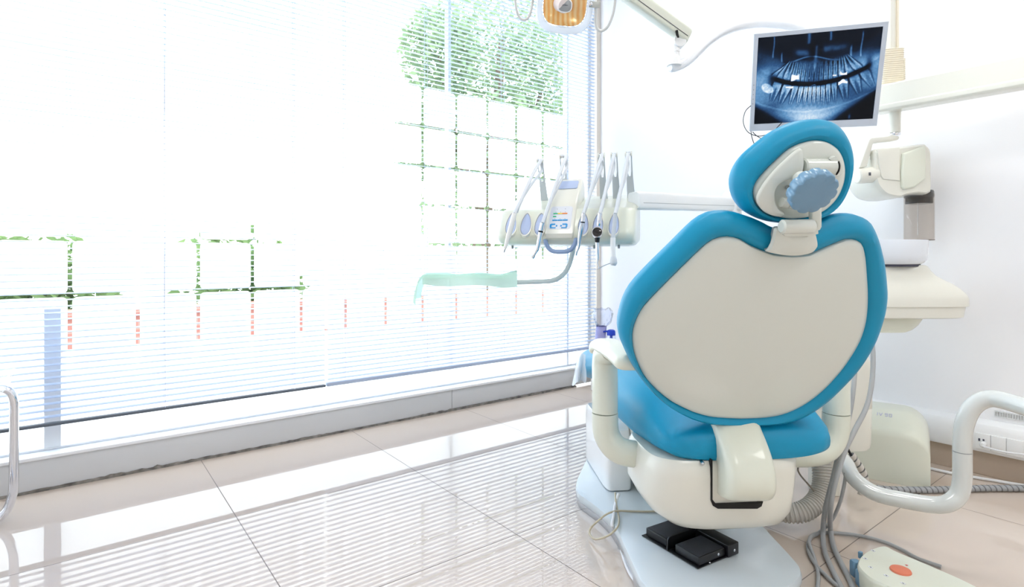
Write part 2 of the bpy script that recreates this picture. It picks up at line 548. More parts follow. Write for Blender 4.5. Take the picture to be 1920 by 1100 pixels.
# ------------------------------------------------------------------ outdoors
bm = NB(); box(bm, *rbox((-14, 2.75, -.25), (22, 40, -.12)))
M_pave = mat('pale_paving', (216, 217, 218), 0.8, bump=0.2, bscale=8, var=0.1)
obj('ground', bm, M_pave, space='room', kind='structure')
def leaf_mat(name, c1, c2):
    m = bpy.data.materials.new(name); m.use_nodes = True
    nt = m.node_tree; nt.nodes.clear()
    out = nt.nodes.new('ShaderNodeOutputMaterial')
    tc = nt.nodes.new('ShaderNodeTexCoord'); nz = nt.nodes.new('ShaderNodeTexNoise'); nz.inputs['Scale'].default_value = 3.5
    nt.links.new(tc.outputs['Object'], nz.inputs['Vector'])
    mx = nt.nodes.new('ShaderNodeMixRGB'); mx.inputs['Color1'].default_value = c1; mx.inputs['Color2'].default_value = c2
    nt.links.new(nz.outputs['Fac'], mx.inputs['Fac'])
    df = nt.nodes.new('ShaderNodeBsdfDiffuse'); tl = nt.nodes.new('ShaderNodeBsdfTranslucent')
    nt.links.new(mx.outputs[0], df.inputs[0]); nt.links.new(mx.outputs[0], tl.inputs[0])
    ms = nt.nodes.new('ShaderNodeMixShader'); ms.inputs[0].default_value = 0.4
    nt.links.new(df.outputs[0], ms.inputs[1]); nt.links.new(tl.outputs[0], ms.inputs[2])
    nt.links.new(ms.outputs[0], out.inputs[0])
    return m
M_leaf = leaf_mat('tree_leaves', (.10, .18, .11, 1), (.27, .34, .19, 1))
M_hedge = leaf_mat('hedge_leaves', (.09, .17, .07, 1), (.20, .28, .12, 1))
def leaves(bm, blobs, n, size, rnd):
    for _ in range(n):
        c, r = rnd.choice(blobs)
        while True:
            p = V(rnd.uniform(-1, 1), rnd.uniform(-1, 1), rnd.uniform(-1, 1))
            if 0.25 < p.length < 1: break
        q = V(c[0] + p.x * r[0], c[1] + p.y * r[1], c[2] + p.z * r[2])
        a = V(rnd.gauss(0, 1), rnd.gauss(0, 1), rnd.gauss(0, .6)).normalized()
        b = a.orthogonal().normalized()
        b.rotate(Matrix.Rotation(rnd.uniform(0, 6.28), 3, a))
        s = size * rnd.uniform(.6, 1.3)
        bm.faces.new([bm.verts.new(q - a * s), bm.verts.new(q + b * s * .45), bm.verts.new(q + a * s), bm.verts.new(q - b * s * .45)])
rnd = random.Random(11)
t = thing('tree', 'leafy green tree seen through the upper right of the window', 'tree', (4.3, 6.2, -.12), space='room')
bm = NB()
blobs = [((3.5, 6.2, 2.2), (.45, .6, .5)), ((3.6, 6.1, 3.3), (.5, .6, .6)), ((4.4, 6.2, 2.3), (.9, .8, .8)), ((4.5, 6.3, 3.6), (.9, .8, .9)), ((5.5, 6.3, 2.3), (.8, .7, .8)), ((5.4, 6.4, 3.5), (.7, .7, .7)), ((4.6, 6.4, 1.3), (1.2, .7, .6)), ((5.7, 6.4, 1.2), (.8, .6, .6))]
leaves(bm, blobs, 12000, .058, rnd)
obj('crown', bm, M_leaf, t, space='room', recalc=False)
bm = NB(); tube(bm, cat([V(4.3, 6.2, -.12), V(4.35, 6.25, 1.2), V(4.6, 6.3, 2.6), V(4.7, 6.3, 3.8)], 6), [.16 - .0065 * i for i in range(19)], 10)
tube(bm, cat([V(4.36, 6.25, 1.3), V(3.9, 6.2, 2.2), V(3.6, 6.15, 3.3)], 5), [.07 - .005 * i for i in range(11)], 8)
tube(bm, cat([V(4.5, 6.3, 1.9), V(5.2, 6.3, 2.6), V(5.5, 6.35, 3.4)], 5), [.07 - .005 * i for i in range(11)], 8)
obj('trunk', bm, M_bark, t, space='room')
for k, (x, lab) in enumerate(((-.35, 'green bush outside, seen through the film gaps at the far left'), (1.15, 'green bush outside, behind the middle of the window'))):
    bm = NB()
    leaves(bm, [((x, 5.6, .55), (.55, .35, .55)), ((x + .3, 5.7, .4), (.4, .3, .45))], 1500, .06, rnd)
    o = tag(obj('bush', bm, M_hedge, space='room', recalc=False, origin=(x, 5.6, -.12)), lab, 'bush', 'bushes outside')
def brick():
    m = bpy.data.materials.new('red_brick'); m.use_nodes = True
    nt = m.node_tree; b = nt.nodes['Principled BSDF']
    tc = nt.nodes.new('ShaderNodeTexCoord'); mp = nt.nodes.new('ShaderNodeMapping'); mp.inputs['Rotation'].default_value = (math.pi / 2, 0, 0)
    br = nt.nodes.new('ShaderNodeTexBrick'); br.inputs['Scale'].default_value = 4
    br.inputs['Color1'].default_value = (.30, .11, .09, 1); br.inputs['Color2'].default_value = (.34, .14, .11, 1); br.inputs['Mortar'].default_value = (.3, .2, .17, 1)
    nt.links.new(tc.outputs['Object'], mp.inputs['Vector']); nt.links.new(mp.outputs[0], br.inputs['Vector']); nt.links.new(br.outputs['Color'], b.inputs['Base Color'])
    b.inputs['Roughness'].default_value = .9
    return m
bm = NB(); box(bm, *rbox((-4, 4.9, -.12), (9, 5.1, .36))); box(bm, *rbox((-4, 4.87, .36), (9, 5.13, .40)))
tag(obj('garden_wall', bm, brick(), space='room', bev=.006), 'low red brick wall outside, showing through the film gaps', 'wall')

# ------------------------------------------------------------------ dental chair (view frame)
PSI = math.radians(5)
CU = V(-math.sin(PSI), math.cos(PSI), 0)       # towards the foot end
CW = V(math.cos(PSI), math.sin(PSI), 0)        # towards the chair's right
CZ = V(0, 0, 1)
def C(s, x=0.0, z=0.0): return V(.567, 1.36, 0) + CU * s + CW * x + CZ * z
chair = thing('dental_chair', 'turquoise dental chair seen from behind, reclined cream backrest, on a grey floor plate', 'dental chair', (.54, 1.6, 0))

# base plate
bp_px = [(1170, 820), (1130, 832), (1103.6, 854.5), (1090, 879), (1081, 900), (1079.6, 912), (1084, 924), (1095.5, 933), (1123, 953), (1144.6, 974.6), (1158, 996), (1174.6, 1032), (1196, 1078), (1206, 1094), (1226, 1108), (1300, 1116), (1420, 1117), (1462, 1108), (1490, 1092), (1502, 1079), (1503, 1070), (1496, 1056), (1469, 1026), (1439, 993.7), (1405, 950), (1400, 860), (1360, 800), (1260, 800)]
out = cat([Gz(x, y, .046) for x, y in bp_px], 4, closed=True)
cen = sum(out, V(0, 0, 0)) / len(out)
def sc_(P, k, dz=0, c=None):
    c = c or cen
    return [V(c.x + (p.x - c.x) * k, c.y + (p.y - c.y) * k, p.z + dz) for p in P]
bm = NB()
loft(bm, [sc_(out, .99, -.024), sc_(out, 1.0, -.020), sc_(out, 1.0, -.008), sc_(out, .992, -.001), sc_(out, .984, 0)], True, True)
bpl = obj('base_plate', bm, M_plate, chair, recalc=True)
bm = NB(); loft(bm, [sc_(out, .985, -.046), sc_(out, .992, -.040), sc_(out, .992, -.024)], True, True)
obj('rim', bm, M_steel, bpl, label='shiny metal rim under the plate')

# pump cover at the left, lift housing and rear shell
bm = NB()
c0 = V(.322, 1.925, 0)
rings = []
for z, k in ((.050, .985), (.054, 1.0), (.2, .99), (.235, .96), (.245, .88)):
    rings.append(superring(c0 + CZ * z + V(0, 0, 0), CW, CU, .043 * k, .165 * k, 7, 40))
loft(bm, rings, True, True)
obj('pump_cover', bm, M_white, chair)
bm = NB()
rings = []
for z, hw, hd in ((.046, .11, .17), (.10, .12, .18), (.2, .135, .19), (.3, .15, .2)):
    rings.append(superring(C(.42, -.02, z), CW, CU, hw, hd, 4, 40))
loft(bm, rings, True, True)
obj('lift_column', bm, M_shell, chair)
bm = NB()
rings = []
for z, l, r, near in ((.118, 1320, 1390, .12), (.1205, 1296, 1422, .075), (.125, 1273, 1447, .045), (.14, 1240, 1469, .018), (.165, 1214, 1480, .004), (.20, 1199, 1485, 0), (.265, 1198, 1491, 0), (.290, 1202, 1492, .003), (.302, 1208, 1490, .012), (.304, 1222, 1480, .03)):
    a, b_ = (l - CX) / F * 1.40, (r - CX) / F * 1.40
    hw = (b_ - a) / 2 * .985
    s0, s1 = -.045 + near, .24 - near * .3
    rings.append(superring(V((a + b_) / 2, 1.40, z) - CU * .04 + CU * ((s0 + s1) / 2), CW, CU, hw, (s1 - s0) / 2, 4.2, 56))
loft(bm, rings, True, True)
shell = obj('rear_housing', bm, M_cream, chair)
bm = NB(); lathe(bm, W(1317, 868, 1.314), V(0, -1, 0), [(.0005, .006), (.0035, .005), (.0045, .003), (.0045, -.02)], 14)
obj('screw', bm, M_steel, shell)
bm = NB(); prism(bm, [W(x, y, 1.308) for x, y in ((1333, 862), (1336, 862), (1336, 936), (1342, 944), (1424, 944), (1431, 940), (1428, 949), (1420, 953.5), (1346, 953.5), (1337, 948), (1333, 938))], V(0, .03, 0))
obj('arm_slot', bm, M_dark, shell, label='dark slot around the hinge arm')

# hinge arm between seat housing and backrest: side profile swept across its width
prof_r = [(1.345, .425), (1.335, .400), (1.314, .379), (1.282, .352), (1.256, .325), (1.241, .297), (1.238, .270), (1.246, .248), (1.262, .234), (1.285, .228), (1.33, .227)]
prof_f = [(1.385, .43), (1.385, .40), (1.375, .37), (1.365, .345), (1.36, .32), (1.36, .295), (1.36, .27), (1.36, .25), (1.36, .24), (1.36, .235), (1.36, .23)]
PR = cat([V(0, d, z) for d, z in prof_r], 4); PF = cat([V(0, d, z) for d, z in prof_f], 4)
def armx(z, d):
    t = min(1, max(0, (.42 - z) / .12))
    l = 1346 + 19 * t; r = 1438 + 21 * t
    return (l - CX) / F * (1.30 - .05 * t), (r - CX) / F * (1.30 - .05 * t)
bm = NB(); rings = []
for p, q in zip(PR, PF):
    l, r = armx(p.z, p.y); hw = (r - l) / 2; cx_ = (l + r) / 2
    ring = []
    dv = (q - p)
    L_ = dv.length; dv = dv / max(L_, 1e-6)
    rr = min(.026, L_ * .45)
    for a in range(7):
        th = math.pi / 2 * a / 6
        ring.append(V(cx_ - hw + rr - rr * math.sin(th + 0) * 1.0, 0, 0) + p + dv * (rr - rr * math.cos(th)) if False else V(cx_ - hw + rr * (1 - math.cos(th)), 0, 0) + p + dv * (rr * (1 - math.sin(th))))
    ring2 = [V(2 * cx_ - v.x, v.y, v.z) for v in ring[::-1]]
    ring = ring + ring2
    ring += [V(cx_ + hw, 0, 0) + q, V(cx_ - hw, 0, 0) + q]
    rings.append(ring)
loft(bm, rings, True, True)
obj('hinge_arm', bm, M_cream2, chair, ang=50)

# seat cushion
bm = NB(); rings = []
for s, hw, zb, zt in ((-.035, .13, .312, .340), (-.031, .170, .302, .356), (-.014, .200, .296, .373), (.02, .217, .293, .390), (.06, .224, .285, .410), (.11, .231, .277, .436), (.2, .243, .270, .456), (.32, .248, .272, .456), (.46, .245, .295, .455), (.56, .236, .325, .452), (.6, .225, .33, .445), (.61, .20, .345, .43)):
    rings.append(superring(C(s, 0, (zb + zt) / 2), CW, CZ, hw, (zt - zb) / 2, 3.1, 52))
loft(bm, rings, 'fan', 'fan')
obj('seat', bm, M_vinyl, chair)
bm = NB(); rings = []
for s, hw in ((.10, .16), (.12, .17), (.55, .17), (.57, .16)):
    rings.append(superring(C(s, 0, .285), CW, CZ, hw, .028, 5, 30))
loft(bm, rings, True, True)
obj('seat_frame', bm, M_white, chair)
# leg rest
bm = NB(); rings = []
for s, hw, zb, zt in ((.61, .17, .36, .42), (.615, .195, .345, .437), (.64, .20, .335, .44), (.8, .19, .315, .425), (.95, .180, .275, .408), (1.06, .172, .252, .395), (1.11, .158, .252, .387), (1.13, .13, .27, .37)):
    rings.append(superring(C(s, -.02 * s, (zb + zt) / 2), CW, CZ, hw, (zt - zb) / 2, 3, 36))
loft(bm, rings, 'fan', 'fan')
obj('leg_rest', bm, M_vinyl, chair)
bm = NB(); rings = []
for s, hw in ((.60, .10), (.62, .12), (1.0, .11), (1.05, .09)):
    rings.append(superring(C(s, -.02 * s, .30 - .055 * (s - .6)), CW, CZ, hw, .022, 5, 30))
loft(bm, rings, True, True)
obj('leg_rest_frame', bm, M_white, chair)

# armrests: post, elbow, pad
def armrest(xo, d, pad_d, sgn, pxs):
    base = V(pxs, d, 0)
    bm = NB()
    zb = .268 if sgn < 0 else .255
    low = cat([base + V(-sgn * (.150 if sgn < 0 else .165), -.012, zb), base + V(-sgn * .075, -.008, zb), base + V(-sgn * .03, -.004, zb + .012), base + V(-sgn * .004, 0, zb + .05), base + V(0, 0, zb + .105)], 6)
    tube(bm, low, [.034] * len(low), 20, True, up=V(0, -1, 0))
    e = obj('armrest_elbow', bm, M_cream2, chair)
    bm = NB()
    z0 = zb + .107
    up = cat([base + V(0, 0, z0), base + V(0, 0, .46), base + V(0, 0, .50), base + V(0.002, -.012, .527), base + V(.006, -.05, .540)], 6)
    tube(bm, up, [.0335] * (len(up) - 6) + [.033, .031, .029, .027, .026, .024], 20, True, up=V(0, -1, 0))
    p = obj('armrest_post', bm, M_cream2, chair)
    # flat rounded pad running back towards the backrest
    bm = NB()
    if sgn < 0:
        path = cat([V(pxs - .008, d + .035, .532), V(pxs, d + .0, .548), V(pxs + .004, d - .06, .552), V(pxs + .012, d - .13, .551), V(pxs + .018, d - .19, .548), V(pxs + .021, pad_d, .545)], 6)
    else:      # this one is swung the other way, along the seat
        path = cat([V(pxs, d - .03, .532), V(pxs, d, .543), V(pxs - .01, d + .08, .548), V(pxs - .02, d + .16, .546), V(pxs - .025, d + .24, .542)], 6)
    rings = []
    n = len(path)
    for i, q in enumerate(path):
        t = i / (n - 1)
        e0 = min(1, t / .10); e1 = min(1, (1 - t) / .10)
        k = math.sqrt(max(.0, 1 - (1 - e0) ** 2)) * math.sqrt(max(.0, 1 - (1 - e1) ** 2))
        k = max(k, .12)
        rings.append(superring(q, V(1, 0, 0), CZ, (.0335 + .003 * t) * (.45 + .55 * k), .0185 * (.3 + .7 * k), 3.0, 28))
    loft(bm, rings, 'fan', 'fan')
    obj('armrest_pad', bm, M_cream2, chair)
armrest(-1, 1.474, 1.235, -1, .242)
armrest(1, 1.515, 1.30, 1, .868)

# backrest
BB = V(.545, 1.33, .398); BT = V(.5722, 1.135, .81)
AX = (BT - BB).normalized(); BN = CW.cross(AX) * -1
BWX = V(.99, .139, 0).normalized()
BN = BWX.cross(AX).normalized()
if BN.y > 0: BN = -BN                 # towards the camera side (rear of the backrest)
def onb(px, py, off=0.0): return hit(px, py, BB + BN * off, BN)
outL = [(1490, 437), (1468, 433), (1447, 426), (1422, 413), (1397.5, 404.6), (1380, 399), (1365, 396.5), (1347, 397), (1329, 401), (1311, 411), (1293, 426), (1257, 462), (1221, 497), (1188, 532), (1173, 556), (1163.6, 584), (1159, 612), (1162, 632), (1167, 646), (1184, 682), (1204, 712), (1226, 737), (1253, 759), (1284.5, 776.6), (1316, 787), (1345, 791), (1395, 792)]
outR = [(1490, 437), (1512, 428), (1533, 417), (1554.6, 407), (1581, 401.5), (1603.7, 403), (1620, 409), (1634, 420), (1646, 445.5), (1653, 470), (1658.5, 495), (1662.6, 535), (1663, 554), (1657.6, 588), (1640, 637), (1612.7, 682), (1578, 720), (1543.6, 752), (1505.6, 776.6), (1474.5, 787), (1443, 791), (1395, 792)]
inL = [(1484, 479), (1453, 476.6), (1437, 472), (1407, 460), (1384.5, 447), (1361.5, 442.5), (1338.6, 447), (1319, 460), (1283, 494.6), (1250, 527), (1221, 557), (1208, 571), (1196, 590), (1188, 610), (1185, 630), (1188, 657), (1198, 685), (1215, 713), (1250, 745.5), (1284.5, 764.5), (1312, 775), (1340, 780.5), (1388, 783)]
inR = [(1484, 479), (1515, 476.6), (1532, 470), (1551, 461.5), (1577.5, 450), (1590, 447.5), (1602, 448.5), (1611, 453), (1617, 462), (1620, 474), (1622, 487), (1625, 527), (1626, 550), (1625, 580), (1619.6, 612.5), (1606, 647), (1578, 690), (1543.6, 728), (1509, 755), (1474.5, 772), (1438, 780.5), (1388, 783)]
def crv(pts, off, fn): return cat([fn(x, y, off) for x, y in pts], 4)
PI_ = halves(crv(inL, 0, onb), crv(inR, 0, onb), 60)
BO = halves(crv(outL, -.014, onb), crv(outR, -.014, onb), 60)
def mixr(A, B, t, off, nn): return [a.lerp(b, t) + nn * off for a, b in zip(A, B)]
def shrink(A, k, off, nn):
    c = sum(A, V(0, 0, 0)) / len(A)
    return [c + (a - c) * k + nn * off for a in A]
bm = NB()
loft(bm, [shrink(PI_, .93, -.006, BN), shrink(PI_, .985, -.004, BN), mixr(PI_, BO, .06, .004, BN), mixr(PI_, BO, .22, .0125, BN), mixr(PI_, BO, .45, .0185, BN), mixr(PI_, BO, .68, .0175, BN), mixr(PI_, BO, .87, .010, BN), mixr(PI_, BO, .97, .003, BN), BO,
          mixr(PI_, BO, .97, -.012, BN), mixr(PI_, BO, .88, -.024, BN), shrink(BO, .85, -.038, BN), shrink(BO, .7, -.04, BN), shrink(BO, .4, -.03, BN)], 'fan', 'fan')
obj('backrest_cushion', bm, M_vinyl, chair)
bm = NB()
loft(bm, [shrink(PI_, .9, -.008, BN), shrink(PI_, .998, -.004, BN), shrink(PI_, 1.0, .002, BN), shrink(PI_, .99, .0055, BN), shrink(PI_, .95, .0085, BN), shrink(PI_, .8, .013, BN), shrink(PI_, .55, .016, BN), shrink(PI_, .25, .017, BN)], 'fan', 'fan')
obj('backrest_shell', bm, M_shell, chair)

# neck bracket over the top edge of the backrest
bm = NB()
pl = [(1435.5, 471), (1440, 464), (1446, 450), (1449, 437), (1451, 429), (1458, 426), (1470, 428), (1490, 432), (1510, 432), (1524, 431), (1528, 436), (1531, 448), (1532, 457), (1530, 463), (1521, 472), (1505, 476.5), (1484, 478.5), (1460, 476.5)]
R0 = cat([onb(x, y, .012) for x, y in pl], 4, closed=True)
R1 = cat([onb(x, y, .026) for x, y in pl], 4, closed=True)
R2 = shrink(R1, .94, .006, BN)
loft(bm, [shrink(R0, .97, -.008, BN), R0, R1, R2, shrink(R2, .6, .006, BN)], True, 'fan')
obj('neck_bracket', bm, M_shell, chair)

# headrest
HC = W(1490, 330, 1.095)
HA = (V(.05, -.30, 1)).normalized()
HN = BWX.cross(HA).normalized()
if HN.y > 0: HN = -HN
def onh(px, py, off=0.0): return hit(px, py, HC + HN * off, HN)
ho = [(1535, 223.6), (1564, 230.5), (1585, 251), (1595, 283), (1595, 315), (1587, 350), (1571, 382), (1548, 402), (1522, 413), (1497, 417.5), (1473, 418.7), (1433.5, 413.5), (1401, 399.7), (1381, 378), (1372.5, 347), (1376, 321), (1391, 295), (1414, 273.6), (1446.6, 249), (1479, 232.7), (1507, 225)]
hi = [(1531.7, 263), (1554.6, 269), (1573, 285), (1582, 311), (1580, 341), (1567.7, 370), (1548, 391), (1530, 401), (1512, 406.5), (1493, 409), (1473, 409), (1440, 400), (1418, 381), (1412.5, 357), (1423, 334), (1450, 305), (1479, 279), (1505.5, 267)]
def closed_ring(pts, off, fn, n=80):
    P = cat([fn(x, y, off) for x, y in pts], 6, closed=True)
    P = P + [P[0].copy()]
    return resample(P, n)[:-1]
def align(A, B):
    """rotate ring B so that it starts nearest in direction to A[0]"""
    ca = sum(A, V(0, 0, 0)) / len(A); cb = sum(B, V(0, 0, 0)) / len(B)
    d = (A[0] - ca).normalized()
    k = max(range(len(B)), key=lambda i: (B[i] - cb).normalized().dot(d))
    return B[k:] + B[:k]
HI = closed_ring(hi, 0, onh); HO = align(HI, closed_ring(ho, -.02, onh))
bm = NB()
loft(bm, [shrink(HI, .9, -.01, HN), shrink(HI, .985, -.004, HN), mixr(HI, HO, .06, .003, HN), mixr(HI, HO, .25, .012, HN), mixr(HI, HO, .5, .016, HN), mixr(HI, HO, .75, .0125, HN), mixr(HI, HO, .93, .004, HN), HO, mixr(HI, HO, .96, -.014, HN), mixr(HI, HO, .85, -.026, HN), shrink(HO, .8, -.04, HN), shrink(HO, .45, -.042, HN)], 'fan', 'fan')
obj('headrest_cushion', bm, M_vinyl, chair)
bm = NB()
loft(bm, [shrink(HI, .9, -.01, HN), shrink(HI, .998, -.004, HN), shrink(HI, 1, .003, HN), shrink(HI, .97, .007, HN), shrink(HI, .9, .010, HN), shrink(HI, .6, .010, HN), shrink(HI, .3, .010, HN)], 'fan', 'fan')
hshell = obj('headrest_shell', bm, M_shell, chair)
def h6(x, y): return (1400 + x / 4.232, 230 + y / 4.232)
# raised cheek around the dished recess, and the right lug
bm = NB()
ck = [(75, 600), (130, 480), (230, 360), (330, 265), (405, 205), (432, 205), (446, 235), (450, 290), (446, 360), (428, 410), (395, 438), (340, 450), (285, 470), (240, 505), (220, 560), (225, 625), (250, 675), (300, 715), (280, 745), (200, 735), (120, 690)]
R0 = closed_ring([h6(*p) for p in ck], .008, onh, 90)
R1 = closed_ring([h6(*p) for p in ck], .0265, onh, 90)
def inset(R, dist, off, nn):
    n = len(R); o = []
    for i in range(n):
        t = (R[(i + 1) % n] - R[i - 1]).normalized(); s = t.cross(nn)
        o.append(R[i] + s * dist + nn * off)
    return o
sgn = 1
tst = inset(R1, .003, 0, HN)
def per(R): return sum((R[i] - R[i - 1]).length for i in range(len(R)))
if per(tst) > per(R1): sgn = -1
loft(bm, [R0, R1, inset(R1, sgn * .0018, .0035, HN), inset(R1, sgn * .0045, .0055, HN)], True, True)
obj('bracket_cheek', bm, M_shell, hshell)
bm = NB()
lg = [(650, 285), (690, 262), (735, 300), (765, 370), (762, 400), (715, 430), (672, 425), (690, 380), (695, 320)]
R0 = closed_ring([h6(*p) for p in lg], .006, onh, 50); R1 = closed_ring([h6(*p) for p in lg], .02, onh, 50)
loft(bm, [R0, R1, shrink(R1, .9, .003, HN)], True, True)
obj('bracket_lug', bm, M_shell, hshell)
def cyl_px(name, p0, p1, off, r, m, parent, seg=24, rnd_=.12):
    a = onh(*h6(*p0), off); b = onh(*h6(*p1), off)
    bm = NB(); L_ = (b - a).length
    lathe(bm, a, b - a, [(r * .85, 0), (r, L_ * .04), (r, L_ * .96), (r * .85, L_)], seg)
    return obj(name, bm, m, parent)
cyl_px('hinge_barrel', (440, 352), (690, 352), .013, .0165, M_shell, chair)
cyl_px('hinge_washer', (689, 354), (695, 354), .013, .0170, M_dark, hshell)
cyl_px('pivot_pin', (272, 630), (322, 640), .03, .0095, M_shell, chair)
cyl_px('pivot_pin', (326, 645), (420, 660), .03, .0085, M_shell, chair)
bm = NB(); lathe(bm, onh(*h6(322, 512), .012), HN, [(.0045, 0), (.0045, .006), (.003, .008)], 14)
obj('screw', bm, M_steel, hshell)
# stem and lower barrel joining the headrest to the neck bracket
bm = NB()
prism(bm, [onh(*h6(x, y), .03) for x, y in ((488, 640), (566, 640), (566, 815), (552, 842), (525, 845), (527, 775), (488, 765))], HN * .012)
obj('stem', bm, M_shell, chair, bev=.002)
a = onb(1464, 425, .045); b = onb(1524, 424, .045)
bm = NB(); lathe(bm, a, b - a, [(.010, 0), (.0135, .003), (.0135, (b - a).length - .002), (.012, (b - a).length)], 24)
pl = [(1461, 434), (1466, 420), (1524, 420), (1525, 432), (1510, 436), (1464, 437)]
prism(bm, [onb(x, y, .030) for x, y in pl], BN * .016)
obj('neck_barrel', bm, M_shell, chair)
# scalloped knob
kn = V(.10, -.76, -.64).normalized()
kc = W(1528.5, 364.5, 1.008)
ku = V(1, .15, 0); ku = (ku - kn * ku.dot(kn)).normalized(); kw = kn.cross(ku)
def krng(r, h, amp=1.0, n=160, lobes=11):
    o = []
    for k in range(n):
        a = 2 * math.pi * k / n
        m = (a * lobes / (2 * math.pi)) % 1.0 - .5            # shallow finger notches round the edge
        rr = r * (1 - .085 * amp * math.exp(-(m / .17) ** 2))
        o.append(kc + kn * h + (ku * math.cos(a) + kw * math.sin(a)) * rr)
    return o
bm = NB()
loft(bm, [krng(.030, -.026, .6), krng(.0395, -.025), krng(.0425, -.021), krng(.0435, -.004), krng(.0420, -.0010), krng(.040, 0, .9), krng(.02, 0, .0)], True, 'fan')
obj('adjusting_knob', bm, M_knob, chair, label='blue-grey scalloped knob')
bm = NB(); lathe(bm, kc - kn * .06, kn, [(.012, 0), (.012, .04)], 20)
obj('knob_shaft', bm, M_shell, chair)

# ------------------------------------------------------------------ torn plastic sleeve on the leg rest's toe
bm = NB()
cl = C(1.08, -.02)
rows = []
for i in range(15):
    t = i / 14
    row = []
    for j in range(19):
        u = j / 18
        px = 1074 + 24 * u + (7 * (1 - t) * (1 - u)) + 2.0 * math.sin(u * 11 + t * 4) * t
        py = 655 + 66 * t + 10 * u * (1 - t) - 8 * u * t + 3 * math.sin(u * 16) * t * t
        d = 2.26 + .02 * math.sin(u * 9 + 2 * t) * t - .03 * u
        row.append(bm.verts.new(W(px, py, d)))
    rows.append(row)
for i in range(14):
    for j in range(18): bm.faces.new((rows[i][j], rows[i][j + 1], rows[i + 1][j + 1], rows[i + 1][j]))
M_sleeve = mat('milky_plastic_sleeve', (235, 243, 250), .25, trans=.0, alpha=.72)
tag(obj('plastic_sleeve', bm, M_sleeve, recalc=False), 'crumpled clear plastic sleeve hanging off the far end of the turquoise leg rest', 'plastic sleeve')

# ------------------------------------------------------------------ delivery unit over the patient's left
UU = V(.30, .954, 0).normalized(); UWX = V(.954, -.30, 0).normalized()
UO = V(.180, 1.87, 0)
def U(x, y, z): return UO + UWX * x + UU * y + CZ * z
unit = thing('delivery_unit', 'cream dental instrument console with blue pads, hanging on a horizontal arm before the window', 'delivery unit', (.2, 1.9, .8))
prof = [(.05, .812), (-.040, .820), (-.058, .829), (-.066, .842), (-.064, .856), (-.045, .89), (-.022, .926), (-.014, .935), (-.009, .936), (-.002, .934), (.07, .962), (.15, .990), (.172, .992), (.182, .975), (.182, .85), (.165, .825)]
bm = NB(); rings = []
xs_ = [-.225, -.221, -.212, -.195, 0, .195, .212, .221, .225]
yc, zc = .075, .885
for x in xs_:
    k = {.225: .84, .221: .92, .212: .975}.get(abs(x), 1.0)
    rings.append([U(x, yc + (y - yc) * k, zc + (z - zc) * k) for y, z in prof])
loft(bm, rings, True, True)
obj('console_body', bm, M_cream2, unit, bev=.0)
# raised control panel in the middle
pxl = lambda x, y, d: W(x, y, d)
FN = (U(0, -.022, .926) - U(0, -.064, .856)).cross(UWX).normalized()
if FN.y > 0: FN = -FN
FP = U(0, -.0445, .891)
def onf(px, py, off=0): return hit(px, py, FP + FN * off, FN)
cp_prof = [(-.070, .838), (-.073, .852), (-.018, .948), (-.008, .960), (.085, 1.040), (.105, 1.048), (.135, 1.038), (.14, .99), (.10, .93), (.03, .84)]
bm = NB(); rings = []
for x, k in ((-.048, .9), (-.046, .97), (-.042, 1), (.042, 1), (.046, .97), (.048, .9)):
    yc2, zc2 = .03, .93
    rings.append([U(x - .010 + .0, yc2 + (y - yc2) * k, zc2 + (z - zc2) * k) for y, z in cp_prof])
loft(bm, rings, True, True)
panel = obj('control_panel', bm, M_cream, unit)
# slope of the panel between (-.016,.945) and (.085,1.018)
SA = U(-.010, -.008, .960); SB = U(-.010, .085, 1.040)
SU = (SB - SA).normalized(); SN = UWX.cross(SU).normalized()
if SN.z < 0: SN = -SN
def S(x, s, off): return SA + SU * s + UWX * x + SN * off
def plate(bm, x0, x1, s0, s1, off, th, r=.004):
    pts = []
    for cx_, cs, a0 in ((x1 - r, s1 - r, 0), (x0 + r, s1 - r, 90), (x0 + r, s0 + r, 180), (x1 - r, s0 + r, 270)):
        for k in range(4):
            a = math.radians(a0 + 30 * k); pts.append(S(cx_ + r * math.cos(a), cs + r * math.sin(a), off))
    prism(bm, pts, SN * th)
bm = NB(); plate(bm, -.037, .037, .072, .118, 0, .003, .006)
obj('display', bm, M_lav, panel, bev=.001)
# keypad on the upright front of the panel
KA = U(-.010, -.073, .852); KB = U(-.010, -.018, .948)
KU = (KB - KA).normalized(); KN = UWX.cross(KU).normalized()
if KN.y > 0: KN = -KN
def K(x, s, off): return KA + KU * s + UWX * x + KN * off
def kplate(bm, x0, x1, s0, s1, off, th, r=.001, n=4):
    x0, x1 = x0 * 1.22, x1 * 1.22; s0, s1 = .016 + (s0 + .012) * 1.28, .016 + (s1 + .012) * 1.28
    pts = []
    for cx_, cs, a0 in ((x1 - r, s1 - r, 0), (x0 + r, s1 - r, 90), (x0 + r, s0 + r, 180), (x1 - r, s0 + r, 270)):
        for k in range(n):
            a = math.radians(a0 + 90 * k / (n - 1)); pts.append(K(cx_ + r * math.cos(a), cs + r * math.sin(a), off))
    prism(bm, pts, KN * th)
bm = NB(); kplate(bm, -.030, .030, -.012, .057, 0, .0006, .010, 6)
M_keypad = mat('pale_keypad', (216, 220, 228), .4)
kp = obj('keypad', bm, M_keypad, panel)
def key(nm, m, x0, x1, s0, s1, r=.001):
    bm = NB(); kplate(bm, x0, x1, s0, s1, .0006, .0012, r)
    return obj(nm, bm, m, panel)
key('green_key', M_green, -.021, -.009, .0335, .0365); key('yellow_key', M_yellow, -.009, .003, .0335, .0365); key('amber_key', M_org2, .003, .017, .0335, .0365)
key('green_key', M_green, -.021, -.012, .0245, .0275)
for x in (-.0215, -.0075, .0065): key('blue_key', M_bluebt, x, x + .0135, .0130, .0165)
